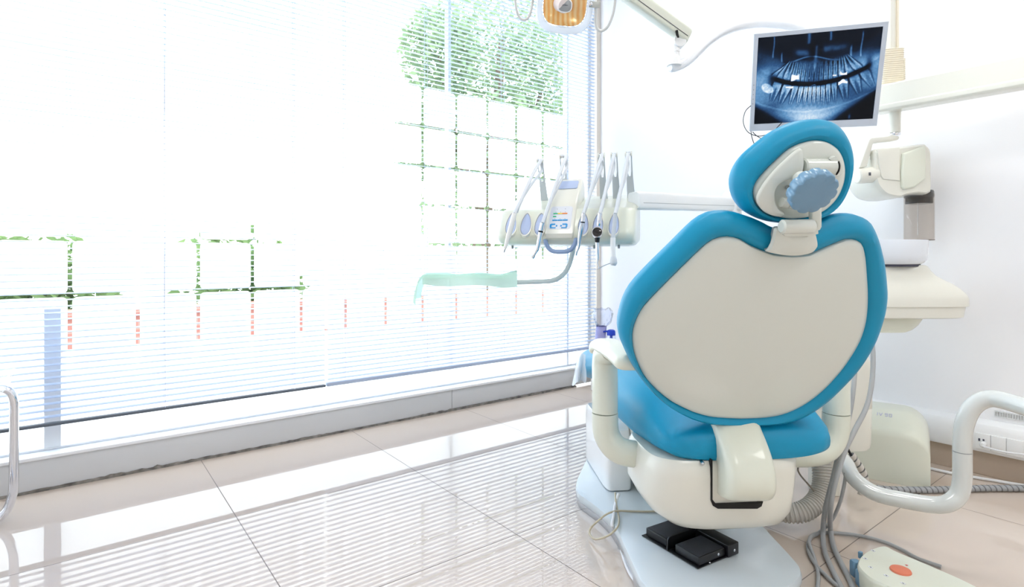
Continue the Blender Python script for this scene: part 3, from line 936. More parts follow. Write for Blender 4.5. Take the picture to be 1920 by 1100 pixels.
for x0, x1, s0, s1 in ((-.024, -.012, .001, .0045), (-.026, -.0215, -.0055, .003), (-.025, -.010, -.009, -.0065), (.007, .019, .001, .0045), (.0165, .021, -.0055, .003), (.005, .020, -.009, -.0065), (-.010, -.006, -.004, 0), (.002, .006, -.004, 0)):
    key('blue_key', M_bluebt, x0, x1, s0, s1)
for x, s in ((-.012, .049), (.010, .049), (-.015, .0395), (-.002, .0395), (.011, .0395), (-.015, .019), (-.001, .019), (.012, .019)):
    bm = NB(); kplate(bm, x - .0007, x + .0007, s - .0007, s + .0007, .0006, .0003, .0003, 3); obj('indicator', bm, M_ink, panel)
# six teardrop holder pads let into the front, each with a raised rim
for cx_ in (662, 755, 843, 1113, 1205, 1305):
    X = 760 + cx_ / 3.3333; Y = 260 + 535 / 3.3333
    pts = []
    for k in range(28):
        a = 2 * math.pi * k / 28
        t = (1 + math.sin(a)) / 2            # 1 at top
        hw = 11.5 * (1 - .42 * t)
        pts.append((X + hw * math.cos(a) * (1 if True else 0) + 5.5 * (t - .5) * (1 if cx_ < 1000 else .6), Y - 19.5 * math.sin(a)))
    P = [onf(x, y, .002) for x, y in pts]
    bm = NB(); loft(bm, [shrink(P, 1, -.006, FN), P, shrink(P, .9, .002, FN), shrink(P, .5, .0005, FN)], True, 'fan')
    obj('holder_pad', bm, M_lav, unit)
    Q = shrink(P, 1.2, -.006, FN); Q1 = shrink(P, 1.17, .0025, FN); Q2 = shrink(P, 1.05, .003, FN); Q3 = shrink(P, 1.0, -.002, FN)
    bm = NB(); loft(bm, [Q, Q1, Q2, Q3], False, False)
    obj('pad_rim', bm, M_cream, unit)
# handle
bm = NB()
hp = [(1022.5, 445), (1023, 453), (1027, 463), (1034, 469.5), (1042, 471.5), (1052, 471.8), (1062, 471), (1071, 467), (1077, 459), (1080, 449), (1080.5, 442)]
def dU(px): return 1.80 - .31 * ((px - CX) / F * 1.8 - .2)
tube(bm, cat([W(x, y, dU(x) + (.02 if y < 448 else 0)) for x, y in hp], 4), .0072, 12)
obj('handle', bm, M_handle, unit)
# little feet under the console
for x, y in ((-.19, .03), (.02, .03), (.09, .03), (.17, .03)):
    bm = NB(); lathe(bm, U(x, y - .02, .826), V(0, 0, -1), [(.004, 0), (.004, .018), (.003, .021)], 12); obj('rubber_stud', bm, M_grey, unit)
# upright forks that carry the hose rollers
fork = [((1022, 363), (1012, 299)), ((1060, 350), (1055, 291)), ((1133, 356), (1127, 289)), ((1157, 354), (1151, 288)), ((1184, 353), (1178, 286))]
FD = []
for (bx, by), (tx, ty) in fork:
    d = 1.985 - .31 * ((bx - CX) / F * 1.95 - .2)
    FD.append(d)
    a = W(bx, by, d); b_ = W(tx, ty, d - .015); a.z = .965
    up = (b_ - a).normalized(); sx = UWX; nn = sx.cross(up).normalized()
    L_ = (b_ - a).length
    def Q(x, t, o=0): return a + sx * x + up * t + nn * o
    bm = NB()
    # fork outline: broad plate with a slot, splitting into two fingers
    pts = [Q(-.0135, 0), Q(.0135, 0), Q(.0105, L_ * .55), Q(.0115, L_), Q(.0075, L_), Q(.0060, L_ * .62), Q(.003, L_ * .52), Q(-.003, L_ * .52), Q(-.0060, L_ * .62), Q(-.0075, L_), Q(-.0115, L_), Q(-.0105, L_ * .55)]
    prism(bm, [p - nn * .0015 for p in pts], nn * .003)
    fk = obj('hose_fork', bm, M_grey if False else mat('fork_grey', (190, 197, 200), .4), unit)
    for s_ in (-1, 1):
        bm = NB()
        pr = [Q(s_ * .0095 + dx, L_ - .020 + .022 * 0 + zz, 0) for dx, zz in ()]
        lathe(bm, Q(s_ * .0075, L_ - .004, -.004), sx * s_, [(.008, 0), (.0095, .0008), (.0095, .0038), (.008, .0046)], 20)
        obj('roller_cheek', bm, M_cream, fk)
    bm = NB(); lathe(bm, Q(-.0070, L_ - .004, -.004), sx, [(.0065, 0), (.0065, .014)], 16)
    obj('roller', bm, M_steel, fk)
# support beam to the right and its elbow, second link back to the column
bm = NB()
b0, b1 = W(1188, 376, 1.86), W(1372, 383, 2.30)
bd = (b1 - b0).normalized(); bs = V(bd.y, -bd.x, 0).normalized()
def beam(a, b, w, h, n=5, seg=36):
    d = (b - a).normalized(); s = V(d.y, -d.x, 0).normalized(); u = s.cross(d).normalized()
    rr = []
    L_ = (b - a).length
    for t, k in ((0, .9), (.01 / L_, 1), (1 - .01 / L_, 1), (1, .9)):
        rr.append(superring(a + (b - a) * t, s, u, w / 2 * k, h / 2 * k, n, seg))
    return rr
loft(bm, beam(b0, b1, .05, .060), True, True)
arm1 = obj('support_beam', bm, M_white, unit)
bm = NB()
sd = -bs if bs.y > 0 else bs
prism(bm, [b0 + bd * .02 + sd * .0245 - CZ * .0075, b1 - bd * .01 + sd * .0245 - CZ * .0075, b1 - bd * .01 + sd * .0245 - CZ * .0090, b0 + bd * .02 + sd * .0245 - CZ * .0090], sd * .0008)
obj('seam', bm, M_grey, arm1)
bm = NB(); lathe(bm, b1 + CZ * -.045, CZ, [(.034, 0), (.038, .004), (.036, .085), (.028, .095)], 28)
obj('elbow', bm, M_white, unit)
b2 = V(1.019, 2.064, b1.z - .0)
bm = NB(); loft(bm, beam(b1 + V(.02, -.01, -.0), b2, .05, .055), True, True)
obj('support_link', bm, M_white, unit)
# tray arm and tray
bm = NB()
ta = [(1077, 452), (1075, 467), (1071, 484), (1066, 499), (1059, 511), (1050, 519.5), (1040, 524.5), (1028, 527), (1000, 528), (970, 529), (931, 530.5)]
tube(bm, cat([W(x, y, 1.875 - .0006 * (1077 - x) * 0) for x, y in ta], 5), .0078, 12)
obj('tray_arm', bm, mat('tray_arm_grey', (204, 216, 216), .3), unit)
TZ = .715
tc0 = W(880, 515, 1.86); tc0.z = TZ - .006
bm = NB(); box(bm, (-.135, 1.93, TZ - .008), (.30, .20, .006))
obj('tray', bm, M_white, unit, bev=.002)
bm = NB(); lathe(bm, W(933, 529, 1.875), V(0, 0, -1), [(.012, -.004), (.012, .006), (.009, .010)], 18)
obj('tray_knob', bm, M_grey, unit)

# mint paper laid over the tray, hanging down at the front and at the left end
bm = NB()
def paper(u, v):
    """u along the tray (0 left .. 1 right), v across: 0 back .. .55 front edge .. 1 hanging hem"""
    x = -.290 + .307 * u
    if v < .55:
        y = 2.02 - (2.02 - 1.83) * v / .55; z = TZ + .004 + .0025 * math.sin(u * 14 + v * 5)
    else:
        t = (v - .55) / .45
        y = 1.828 + .010 * math.sin(u * 9 + 1) * t - .006 * t
        z = TZ + .004 - t * (.030 + .012 * u + .004 * math.sin(u * 8)) + .002 * math.sin(u * 14) * (1 - t)
    z += .009 * max(0, u - .85) / .15
    return V(x, y, z)
G = [[bm.verts.new(paper(i / 40, j / 20)) for j in range(21)] for i in range(41)]
for i in range(40):
    for j in range(20): bm.faces.new((G[i][j], G[i + 1][j], G[i + 1][j + 1], G[i][j + 1]))
# left flap
prev = G[0][:15]
pr0 = [v.co.copy() for v in prev]
for k in range(1, 9):
    t = k / 8
    row = []
    for j, p in enumerate(pr0):
        f = j / 14
        row.append(bm.verts.new(p + V(-.006 - .028 * math.sin(t * 1.5) * (1 - .1 * f) - .004 * math.sin(f * 6) * t + .010 * (f > .9) * t, -.012 * t * f, -.088 * t - .008 * t * f * 0)))
    for j in range(14): bm.faces.new((prev[j], prev[j + 1], row[j + 1], row[j]))
    prev = row
tag(obj('tray_paper', bm, M_mint, ang=60), 'mint green paper sheet draped over the instrument tray, one end hanging down', 'paper')

# ------------------------------------------------------------------ handpieces hanging in the front of the console
def dF(px): return 1.748 - .31 * ((px - CX) / F * 1.8 - .2)
def hpt(x, y, dd=0.0): return W(760 + x / 3.3333, 260 + y / 3.3333, dF(760 + x / 3.3333) + dd)
def handpiece(name, label, top, grip, hose_m, idx, second=True, w=.0058):
    """hose from the fork roller down to the grip"""
    t = thing(name, label, 'handpiece', tuple(hpt(*grip)), 'dental handpieces in the console')
    d = FD[idx] - .03
    tp = W(760 + top[0] / 3.3333, 260 + top[1] / 3.3333, d)
    g_ = hpt(*grip)
    bm = NB()
    mid = tp.lerp(g_, .5) + V(0, -.012, .004)
    tube(bm, cat([tp + V(.001, .018, -.012), tp + V(0, .008, .001), tp + V(0, -.006, -.002), tp.lerp(g_, .25) + V(0, -.012, .004), mid, tp.lerp(g_, .8) + V(0, -.008, .0), g_], 6), w, 10)
    obj('hose', bm, M_hosel, t)
    if second:
        bm = NB()
        e_ = tp.lerp(g_, .66)
        tube(bm, cat([tp + V(.002, .018, -.008), tp + V(.004, .015, -.035), tp.lerp(g_, .42) + V(.010, .018, .0), e_ + V(.002, .012, 0), tp.lerp(g_, .85) + V(.001, .012, 0), tp.lerp(g_, .97) + V(.004, .03, 0)], 6), w * .85, 10)
        obj('return_hose', bm, M_hosel, t)
    return t
def spin(t, name, pts, rs, m, n=4, seg=16, label=None):
    bm = NB()
    P = cat([hpt(*p) for p in pts], n)
    R = []
    for i in range(len(rs) - 1):
        for k in range(n): R.append(rs[i] + (rs[i + 1] - rs[i]) * k / n)
    R.append(rs[-1])
    tube(bm, P, R, seg)
    return obj(name, bm, m, t, label=label)
mwrap = mat('pale_plastic_wrap', (240, 240, 236), .2, coat=.3, bump=.6, bscale=120)
t = handpiece('handpiece', 'leftmost handpiece, wrapped in pale plastic', (845, 135), (683, 468), M_hosel, 0)
spin(t, 'sleeve', [(683, 465), (672, 505), (660, 555), (645, 610), (630, 660), (622, 690)], [.0070, .0085, .0088, .0080, .0062, .0045], mwrap)
spin(t, 'tip', [(623, 686), (616, 710)], [.0035, .0028], M_steel)
t = handpiece('handpiece', 'chrome handpiece with angled head and black ring, second from the left', (1005, 112), (857, 528), M_hosel, 1, w=.0060)
spin(t, 'grip', [(858, 526), (850, 560), (847, 575)], [.0078, .0078, .0078], M_chrome)
spin(t, 'ring', [(847.5, 575), (845.5, 585)], [.0081, .0081], M_black)
spin(t, 'neck', [(846, 584), (836, 640), (826, 685), (818, 700), (806, 722), (800, 732)], [.0074, .0074, .0066, .0058, .0045, .004], M_chrome)
spin(t, 'head', [(803, 729), (792, 743)], [.0062, .0062], M_chrome)
t = handpiece('handpiece', 'silver handpiece right of the blue handle, tapering to a small bent tip', (1226, 108), (1113, 470), M_hosel, 2)
spin(t, 'connector', [(1114, 466), (1109, 520)], [.0066, .0066], M_chrome)
spin(t, 'ring', [(1109, 518), (1108, 526)], [.0070, .0070], M_black)
spin(t, 'grip', [(1108, 526), (1100, 560), (1090, 620), (1087, 655)], [.0066, .0088, .0070, .0055], M_steel)
spin(t, 'neck', [(1087, 655), (1082, 680), (1072, 705)], [.0058, .0046, .0032], M_chrome)
spin(t, 'tip', [(1071, 703), (1066, 728)], [.0045, .0040], M_chrome)
t = handpiece('handpiece', 'handpiece with a round black-faced motor, second from the right', (1302, 106), (1216, 470), M_hosel, 3)
spin(t, 'connector', [(1217, 466), (1213, 512)], [.0075, .0075], M_chrome)
spin(t, 'ring', [(1213, 514), (1210, 530), (1207, 545)], [.0066, .0078, .0066], M_chrome)
gc = hpt(1199, 583, -.012)
gn = (CAMP - gc).normalized() * .9 + V(0, 0, .25); gn.normalize()
bm = NB(); lathe(bm, gc - gn * .022, gn, [(.014, 0), (.0165, .004), (.0172, .018), (.0165, .022), (.0145, .0222), (.0145, .0195)], 32)
obj('motor_case', bm, M_chrome, t)
bm = NB(); lathe(bm, gc - gn * .004, gn, [(.0145, 0), (.0145, .0018), (.010, .0032)], 32)
obj('motor_face', bm, mat('black_gloss', (22, 18, 18), .08, coat=.6), t)
spin(t, 'collar', [(1200, 612), (1199, 648)], [.0088, .0066], M_black)
spin(t, 'shank', [(1199, 646), (1202, 700), (1205, 755)], [.0064, .0055, .0030], M_chrome)
spin(t, 'tip', [(1205, 752), (1201, 775), (1209, 800), (1207, 812)], [.0022, .0015, .0014, .0012], M_steel)
t = handpiece('air_syringe', 'white syringe with a bent wire tip, rightmost in the console', (1390, 100), (1312, 470), M_hosel, 4)
t['category'] = 'syringe'
spin(t, 'grip', [(1312, 468), (1304, 560), (1298, 622)], [.0062, .0062, .0064], M_hosel)
spin(t, 'barrel', [(1298, 618), (1297, 680), (1300, 738)], [.0082, .0082, .0076], M_white)
spin(t, 'head', [(1300, 734), (1301, 755), (1301, 775), (1299, 792)], [.0075, .0105, .0115, .007], M_hosel)
spin(t, 'wire_tip', [(1290, 776), (1262, 784), (1230, 798), (1203, 813), (1180, 811), (1160, 809)], [.0014] * 6, M_steel)

# ------------------------------------------------------------------ operating lamp: column, curved arm, sprung arm, head
lamp = thing('operating_lamp', 'dental operating lamp with amber reflector on a white jointed arm, top of the view', 'lamp', (1.035, 2.045, .75))
LP = V(1.035, 2.045, 0)
bm = NB(); lathe(bm, LP + CZ * .7515, CZ, [(.034, 0), (.034, .012), (.024, .016), (.024, .774), (.020, .784)], 24)
obj('column', bm, M_white, lamp)
piv = (1266, 121)
ca = [(1256, 127), (1268, 124.5), (1286, 116), (1304, 100), (1324, 80), (1350, 62), (1382, 49), (1416, 43.5), (1450, 44), (1480, 48), (1504, 56)]
bm = NB()
CA = cat([W(x, y, 1.80 + .0011 * (x - 1256)) for x, y in ca], 5)
tube(bm, CA, [.010, .0135] + [.0155 + .002 * i / len(CA) for i in range(2, len(CA))], 16)
e0 = CA[-1]
obj('curved_arm', bm, M_whitegloss, lamp)
bm = NB()
sh = [q + V(.004, .02, .010) for q in CA[14:]]
tube(bm, sh + [LP + CZ * 1.50], [.0135] * (len(sh) + 1), 14)
obj('curved_arm', bm, M_whitegloss, lamp)
bm = NB(); tube(bm, [e0, LP + CZ * 1.50], .017, 14); obj('arm_socket', bm, M_white, lamp)
dv = 1.80
bm = NB()
loft(bm, [superring(W(1264, y, dv), V(1, 0, 0), V(0, 1, 0), r, r * .9, 3, 24) for y, r in ((123, .022), (118, .021), (108, .019), (104, .013))], True, True)
lathe(bm, W(1268, 106, dv), CZ, [(.0115, 0), (.0115, .012), (.0125, .013), (.0125, .018), (.0115, .019), (.0115, .05)], 20)
obj('pivot', bm, M_white, lamp)
bm = NB()
tl = W(1273, 79, dv); 
lathe(bm, tl - V(.0, .016, 0), V(0, 1, 0), [(.018, 0), (.020, .003), (.020, .029), (.018, .032)], 24)
obj('arm_joint', bm, M_white, lamp)
# sprung arm: box beam running up and left, toward the camera
s1, s0 = W(1281, 68, 1.80), W(1100, -62, 1.66)
bm = NB(); 
d_ = (s0 - s1).normalized(); n_ = V(0, 1, 0); u_ = d_.cross(n_).normalized()
if u_.z < 0: u_ = -u_
def armsec(c, hw, hh): return superring(c, n_, u_, hw, hh, 5, 32)
loft(bm, [armsec(s1 + u_ * .006 - d_ * .020, .018, .019), armsec(s1 + u_ * .006 - d_ * .013, .022, .0225), armsec(s1 + u_ * .006 + d_ * .1, .022, .023), armsec(s0 + u_ * .006, .022, .024)], True, True)
sa = obj('spring_arm', bm, M_cream2, lamp)
bm = NB()
q0 = s1 - d_ * .012 - n_ * .0225 - u_ * .0005; q1 = s0 - n_ * .0225 - u_ * .0005
prism(bm, [q0, q1, q1 - u_ * .0016, q0 - u_ * .0016], -n_ * .0008)
obj('seam', bm, M_ink, sa)
bm = NB(); prism(bm, [s1 - n_ * .0228 + d_ * a_ - u_ * b_ for a_, b_ in ((.032, .006), (.036, .012), (.028, .022), (.018, .026), (.014, .022), (.022, .014), (.028, .006))], -n_ * .001)
obj('joint_slot', bm, M_dark, sa)
# upper drop from the arm's far end to the head (above the picture)
LH = W(1060, 2, 1.62)
bm = NB(); tube(bm, cat([s0, s0 + V(-.05, -.02, .0), LH + V(0, .09, .16), LH + V(0, .07, .08), LH + V(0, .05, .0)], 5), .012, 12)
obj('head_neck', bm, M_white, lamp)
# head: tilted so that its face looks at the mouth; amber ribbed reflector behind a clear cover
ln = V(-.03, -.95, -.32).normalized(); lx = V(1, -.03, .0); lx = (lx - ln * lx.dot(ln)).normalized(); lz = lx.cross(ln) * -1
if lz.z < 0: lz = -lz
lx = (lx + lz * -.09).normalized(); lz = (lz - lx * lz.dot(lx)).normalized()
def H(x, z, o=0): return LH + lx * x + lz * z + ln * o
def rsup(hx, hz, o, n=3.4, seg=56, dz=0): return [H(hx * math.copysign(abs(math.cos(2 * math.pi * k / seg)) ** (2 / n), math.cos(2 * math.pi * k / seg)), dz + hz * math.copysign(abs(math.sin(2 * math.pi * k / seg)) ** (2 / n), math.sin(2 * math.pi * k / seg)), o) for k in range(seg)]
def amber():
    m = bpy.data.materials.new('amber_reflector'); m.use_nodes = True
    nt = m.node_tree; b = nt.nodes['Principled BSDF']
    tc = nt.nodes.new('ShaderNodeTexCoord'); wv = nt.nodes.new('ShaderNodeTexWave'); wv.inputs['Scale'].default_value = 22; wv.inputs['Distortion'].default_value = 1.5
    mp = nt.nodes.new('ShaderNodeMapping'); mp.inputs['Rotation'].default_value = (0, 0, YAW)
    nt.links.new(tc.outputs['Object'], mp.inputs['Vector']); nt.links.new(mp.outputs[0], wv.inputs['Vector'])
    r = nt.nodes.new('ShaderNodeValToRGB')
    r.color_ramp.elements[0].color = (.95, .56, .20, 1); r.color_ramp.elements[1].color = (.98, .80, .48, 1)
    nt.links.new(wv.outputs['Color'], r.inputs['Fac']); nt.links.new(r.outputs['Color'], b.inputs['Base Color'])
    b.inputs['Roughness'].default_value = .25; b.inputs['Metallic'].default_value = .35
    return m
bm = NB(); loft(bm, [rsup(.062, .066, 0), rsup(.050, .055, -.018), rsup(.025, .03, -.03)], False, 'fan')
bmesh.ops.solidify(bm, geom=bm.faces[:], thickness=.002)
obj('reflector', bm, amber(), lamp)
bm = NB(); loft(bm, [rsup(.066, .068, -.006), rsup(.080, .088, -.004), rsup(.083, .092, .004), rsup(.080, .088, .014), rsup(.066, .070, .020), rsup(.03, .035, .024)], False, 'fan')
obj('clear_cover', bm, M_lens, lamp)
bm = NB(); loft(bm, [rsup(.064, .068, -.004), rsup(.078, .086, -.004), rsup(.080, .088, .001), rsup(.078, .086, .006), rsup(.066, .070, .006), rsup(.064, .068, .001)], False, False)
obj('cover_rim', bm, paper_mat('milky_clear_rim', (246, 248, 250), .6), lamp)
ax_ = (ln + V(-.02, 0, .10)).normalized()
ux = (lx - ax_ * lx.dot(ax_)).normalized(); uz = (lz - ax_ * lz.dot(ax_) - ux * lz.dot(ux)).normalized()
sb_ = H(-.014, -.008, .004); cc = H(-.002, -.016, .040)
bm = NB(); lathe(bm, sb_, cc - sb_, [(.021, 0), (.021, (cc - sb_).length - .004), (.018, (cc - sb_).length)], 28)
cap = obj('lamp_shield', bm, mat('shield_pinkish_white', (238, 226, 222), .3), lamp)
bm = NB(); loft(bm, [superring(cc + ax_ * o, ux, uz, r * 1.12, r * .98, 2.8, 36) for o, r in ((-.005, .0175), (-.0005, .0185), (.001, .0175))], True, True)
obj('badge_rim', bm, M_white, cap)
lx_, lz_ = lx, lz; lx, lz = ux, uz
cc = cc + ax_ * .001
bm = NB(); loft(bm, [superring(cc + ax_ * o, ux, uz, r * 1.12, r * .98, 2.8, 36) for o, r in ((-.001, .016), (.0009, .016), (.0014, .015))], True, True)
obj('shield_badge', bm, M_grey, cap)
# indistinct maker's lettering on the badge: a row of tiny strokes
bm = NB()
for i in range(9):
    p = cc + ax_ * .0018 + lx * (-.0072 + .0018 * i) + lz * .001
    box(bm, p, (.0008, .0003, .0026 + .0012 * (i in (0, 5))), (lx, ax_, lz))
    box(bm, p + lx * .0005 + lz * (.001 if i % 2 else -.001), (.0010, .0003, .0006), (lx, ax_, lz))
obj('badge_lettering', bm, M_ink, cap)
lx, lz = lx_, lz_
for s_ in (-1, 1):
    bm = NB()
    box(bm, H(s_ * .083, .008 if s_ < 0 else -.004, .012), (.030, .010, .016), (lx, ln, lz))
    cl_ = obj('clip', bm, mat('clip_grey', (190, 192, 186), .4), lamp, bev=.001)
    bm = NB(); lathe(bm, H(s_ * .083 - s_ * .011, .008 if s_ < 0 else -.004, .016), ln, [(.005, 0), (.005, .004), (.003, .005)], 14)
    obj('clip_screw', bm, M_chrome, cl_)
    bm = NB()
    dz = .0 if s_ < 0 else -.012
    hp = [(.092, .012), (.094, -.02), (.098, -.045), (.108, -.058), (.120, -.058), (.133, -.045), (.142, -.015), (.144, .02), (.140, .06), (.128, .09), (.10, .10), (.075, .095)]
    if s_ > 0: hp = [(x - .004, z - .012) for x, z in hp]
    tube(bm, cat([H(s_ * x, z, .008) for x, z in hp], 5), .0042, 10)
    obj('grab_handle', bm, mat('handle_grey_white', (214, 216, 214), .25), lamp)

# ------------------------------------------------------------------ flat monitor on the lamp column
MP = V(1.0357, 1.9339, 1.3833)
a_, b_, c_ = -.3368, .3184, .0261
MR = Matrix.Rotation(a_, 3, 'Z') @ Matrix.Rotation(b_, 3, 'X') @ Matrix.Rotation(c_, 3, 'Y')
mx_, my_, mz_ = MR @ V(1, 0, 0), MR @ V(0, 1, 0), MR @ V(0, 0, 1)
def MM(x, z, o=0): return MP + mx_ * x + mz_ * z - my_ * o     # o towards the viewer
mon = thing('monitor', 'silver-framed flat monitor showing a blue panoramic tooth X-ray', 'monitor', tuple(MP - CZ * .15))
MWD, MHT = .400, .330
bm = NB()
def rect(w, h, o, dx=0, dz=0): return [MM(dx - w / 2, dz - h / 2, o), MM(dx + w / 2, dz - h / 2, o), MM(dx + w / 2, dz + h / 2, o), MM(dx - w / 2, dz + h / 2, o)]
sw, sh_ = .372, .292
sdz = .005
loft(bm, [rect(MWD * .96, MHT * .96, -.030), rect(MWD, MHT, -.024), rect(MWD, MHT, -.001), rect(MWD - .002, MHT - .002, 0), rect(sw, sh_, 0, 0, sdz), rect(sw - .002, sh_ - .002, -.004, 0, sdz)], True, False)
obj('bezel', bm, M_bezel, mon)
bm = NB()
box(bm, MM(0, .01, -.036), (.16, .014, .13), (mx_, my_, mz_))
obj('rear_case', bm, M_bezel, mon, bev=.006)
bm = NB(); tube(bm, [MM(0, 0, -.04), V(LP.x, LP.y - .026, MP.z)], .016, 14)
obj('mounting_arm', bm, M_white, mon)
bm = NB()
for i in range(5): box(bm, MM(-MWD / 2 + .007, -.005 - .016 * i, .0006), (.0022, .001, .004), (mx_, my_, mz_))
obj('button_row', bm, M_grey, mon)

# X-ray picture: vertex colours on a fine grid, given off by the screen
NX, NZ = 300, 236
uu, vv = np.meshgrid(np.linspace(0, 1, NX), np.linspace(0, 1, NZ))
rg = np.random.RandomState(5)
def gauss(x, m, s): return np.exp(-((x - m) / s) ** 2)
def sstep(a, b, x):
    t = np.clip((x - a) / (b - a), 0, 1); return t * t * (3 - 2 * t)
def noise(nx, nz):
    c = rg.rand(nz + 2, nx + 2)
    x = uu * nx; z = vv * nz
    xi, zi = x.astype(int), z.astype(int); fx, fz = x - xi, z - zi
    fx = fx * fx * (3 - 2 * fx); fz = fz * fz * (3 - 2 * fz)
    return (c[zi, xi] * (1 - fx) + c[zi, xi + 1] * fx) * (1 - fz) + (c[zi + 1, xi] * (1 - fx) + c[zi + 1, xi + 1] * fx) * fz
n1 = noise(7, 6); n2 = noise(26, 20); n3 = noise(90, 70)
I = np.full_like(uu, .03)
gap = .435 + .80 * (uu - .50) ** 2 + .03 * (uu - .5)
# jaw bone: a broad U of glow with dark lower corners
low = .02 + 1.15 * np.abs(uu - .45) ** 2.0 + .02
jaw = sstep(-.04, .06, vv - (low - .05)) * (1 - sstep(.50, .74, vv - .12 * np.abs(uu - .5)))
I += jaw * (.20 + .17 * n1)
I += .15 * gauss(uu, .03, .12) * sstep(.1, .3, vv) * (1 - sstep(.55, .75, vv))
I += .22 * gauss(uu, .97, .12) * sstep(.3, .42, vv) * (1 - sstep(.62, .78, vv))
I += .40 * gauss(uu, .44, .20) * gauss(vv, .04, .20)
I += .18 * gauss(uu, .60, .12) * gauss(vv, .04, .14)
I += .10 * gauss(vv, .12 + .7 * (uu - .45) ** 2, .012)
# upper bone
I += .16 * sstep(0, .05, vv - gap) * (1 - sstep(.16, .34, vv - gap)) * (.4 + n1)
# palate and sinus streaks
I += .30 * gauss(vv, .80 + .02 * np.sin(uu * 9), .035) * sstep(.28, .36, uu) * (1 - sstep(.44, .47, uu)) * (.6 + .6 * n2)
I += .26 * gauss(vv, .82, .04) * sstep(.53, .57, uu) * (1 - sstep(.70, .78, uu)) * (.5 + .6 * n2)
ln1 = .715 - .05 * np.abs(uu - .48) * 0 + .03 * np.cos(uu * 14)
I += .28 * gauss(vv, ln1, .008) * sstep(.18, .25, uu) * (1 - sstep(.68, .80, uu))
I += .22 * gauss(uu, .492, .012) * sstep(.66, .74, vv) * (1 - sstep(.84, .88, vv))
I += .20 * gauss(uu, .49, .035) * gauss(vv, .64, .06)
for u0, v0, v1, s_ in ((.135, .78, 1.1, .006), (.21, .72, .84, .006), (.425, .90, 1.1, .014), (.60, .92, 1.1, .010), (.775, .72, .86, .008), (.852, .72, 1.0, .006)):
    I += .30 * gauss(uu, u0 + .003 * np.sin(vv * 22), s_) * sstep(v0 - .03, v0, vv) * (1 - sstep(v1 - .06, v1, vv))
# dark sinus hollows
I *= 1 - .75 * gauss(uu, .255, .045) * gauss(vv, .685, .045)
I *= 1 - .7 * gauss(uu, .66, .10) * gauss(vv, .66, .03)
I *= 1 - .85 * gauss(uu, .455, .03) * gauss(vv, .81, .10)
def tooth(c, half, crown, root, up, tilt, br):
    global I
    s = 1 if up else -1
    h = (vv - gap) * s - .026                        # height above the biting edge
    x = uu - (c + tilt * h)
    t = np.clip((h - crown) / (root - crown), 0, 1)
    w = np.where(h < crown, half * (.90 + .10 * np.sin(np.clip(h / crown, 0, 1) * 3.14)), half * (.88 - .50 * t))
    ax = np.abs(x) / np.maximum(w, 1e-4)
    body = sstep(-.006, .006, h + .10 * half * np.cos(ax * 4)) * (1 - sstep(root - .04, root, h)) * (1 - sstep(.80, .94, ax))
    tone = br * (.82 + .30 * np.clip(ax, 0, 1) ** 2) * (1 - .35 * t)
    tone = tone * (1 - .45 * gauss(x, 0, half * .20) * sstep(crown * .45, crown * 1.1, h))
    if half > .027: tone = tone * (1 - .62 * gauss(x, 0, half * .26) * sstep(crown * 1.05, crown * 1.6, h))
    halo = sstep(-.01, .02, h) * (1 - sstep(root - .05, root + .02, h)) * gauss(ax, 1.15, .22)
    I = I * (1 - .62 * halo * (1 - .4 * t) * (1 if up else .8))
    I = I * (1 - body) + body * np.maximum(tone * (.92 + .16 * n3), I * (.55 if up else .80))
for c, hf, tilt, br in ((.158, .032, .62, .68), (.205, .031, .38, .66), (.262, .033, .18, .66), (.318, .025, .10, .60), (.360, .019, .05, .58), (.396, .018, .04, .58), (.432, .018, .02, .46), (.468, .019, 0, .36), (.512, .019, 0, .34), (.552, .018, -.03, .42), (.590, .018, -.05, .52), (.628, .018, -.05, .54), (.668, .020, -.08, .58), (.720, .029, -.12, .64), (.785, .033, -.26, .64), (.848, .030, -.5, .66)):
    tooth(c, hf, .080, .235, True, tilt, br)
for c, hf, tilt, br in ((.190, .038, -.20, .70), (.275, .038, -.24, .72), (.345, .025, -.18, .74), (.392, .021, -.10, .80), (.432, .018, -.04, .84), (.467, .016, 0, .84), (.500, .016, .02, .84), (.533, .016, .04, .82), (.570, .019, .05, .76), (.612, .021, .07, .68), (.658, .023, .10, .60), (.728, .038, .16, .56), (.812, .038, .26, .56), (.888, .034, .36, .60)):
    tooth(c, hf, .085, .255, False, tilt, br)
# wisdom tooth lying at the lower left
wd = 1 - sstep(.8, 1.05, np.hypot(((uu - .098) + .35 * (vv - .42)) / .052, (vv - .415) / .062))
I = I * (1 - wd) + wd * .84 * (.92 + .12 * n3)
# dark bite gap between the arches
gp = gauss(vv, gap, .022 + .010 * n2) * sstep(.13, .17, uu) * (1 - sstep(.90, .96, uu))
I *= 1 - .97 * np.clip(gp * 1.5, 0, 1)
I *= 1 - .75 * gauss(uu, .135, .035) * gauss(vv, .52, .09)
I *= 1 - .75 * gauss(uu, .925, .03) * gauss(vv, .61, .10)
# bright fillings
def fill(u0, u1, v0, v1):
    global I
    e = .006
    m = sstep(u0, u0 + e, uu + .006 * n2) * (1 - sstep(u1 - e, u1, uu + .008 * n3)) * sstep(v0, v0 + .012, vv + .05 * (n2 - .5)) * (1 - sstep(v1 - .012, v1, vv + .06 * (n2 - .5)))
    I = np.maximum(I, 1.05 * m)
fill(.30, .375, .49, .555); fill(.258, .330, .395, .435); fill(.642, .680, .485, .520); fill(.700, .765, .50, .555); fill(.695, .775, .395, .455); fill(.448, .458, .485, .515); fill(.580, .590, .485, .53)
fill(.470, .515, .395, .405); fill(.470, .477, .36, .405); fill(.508, .515, .36, .405)
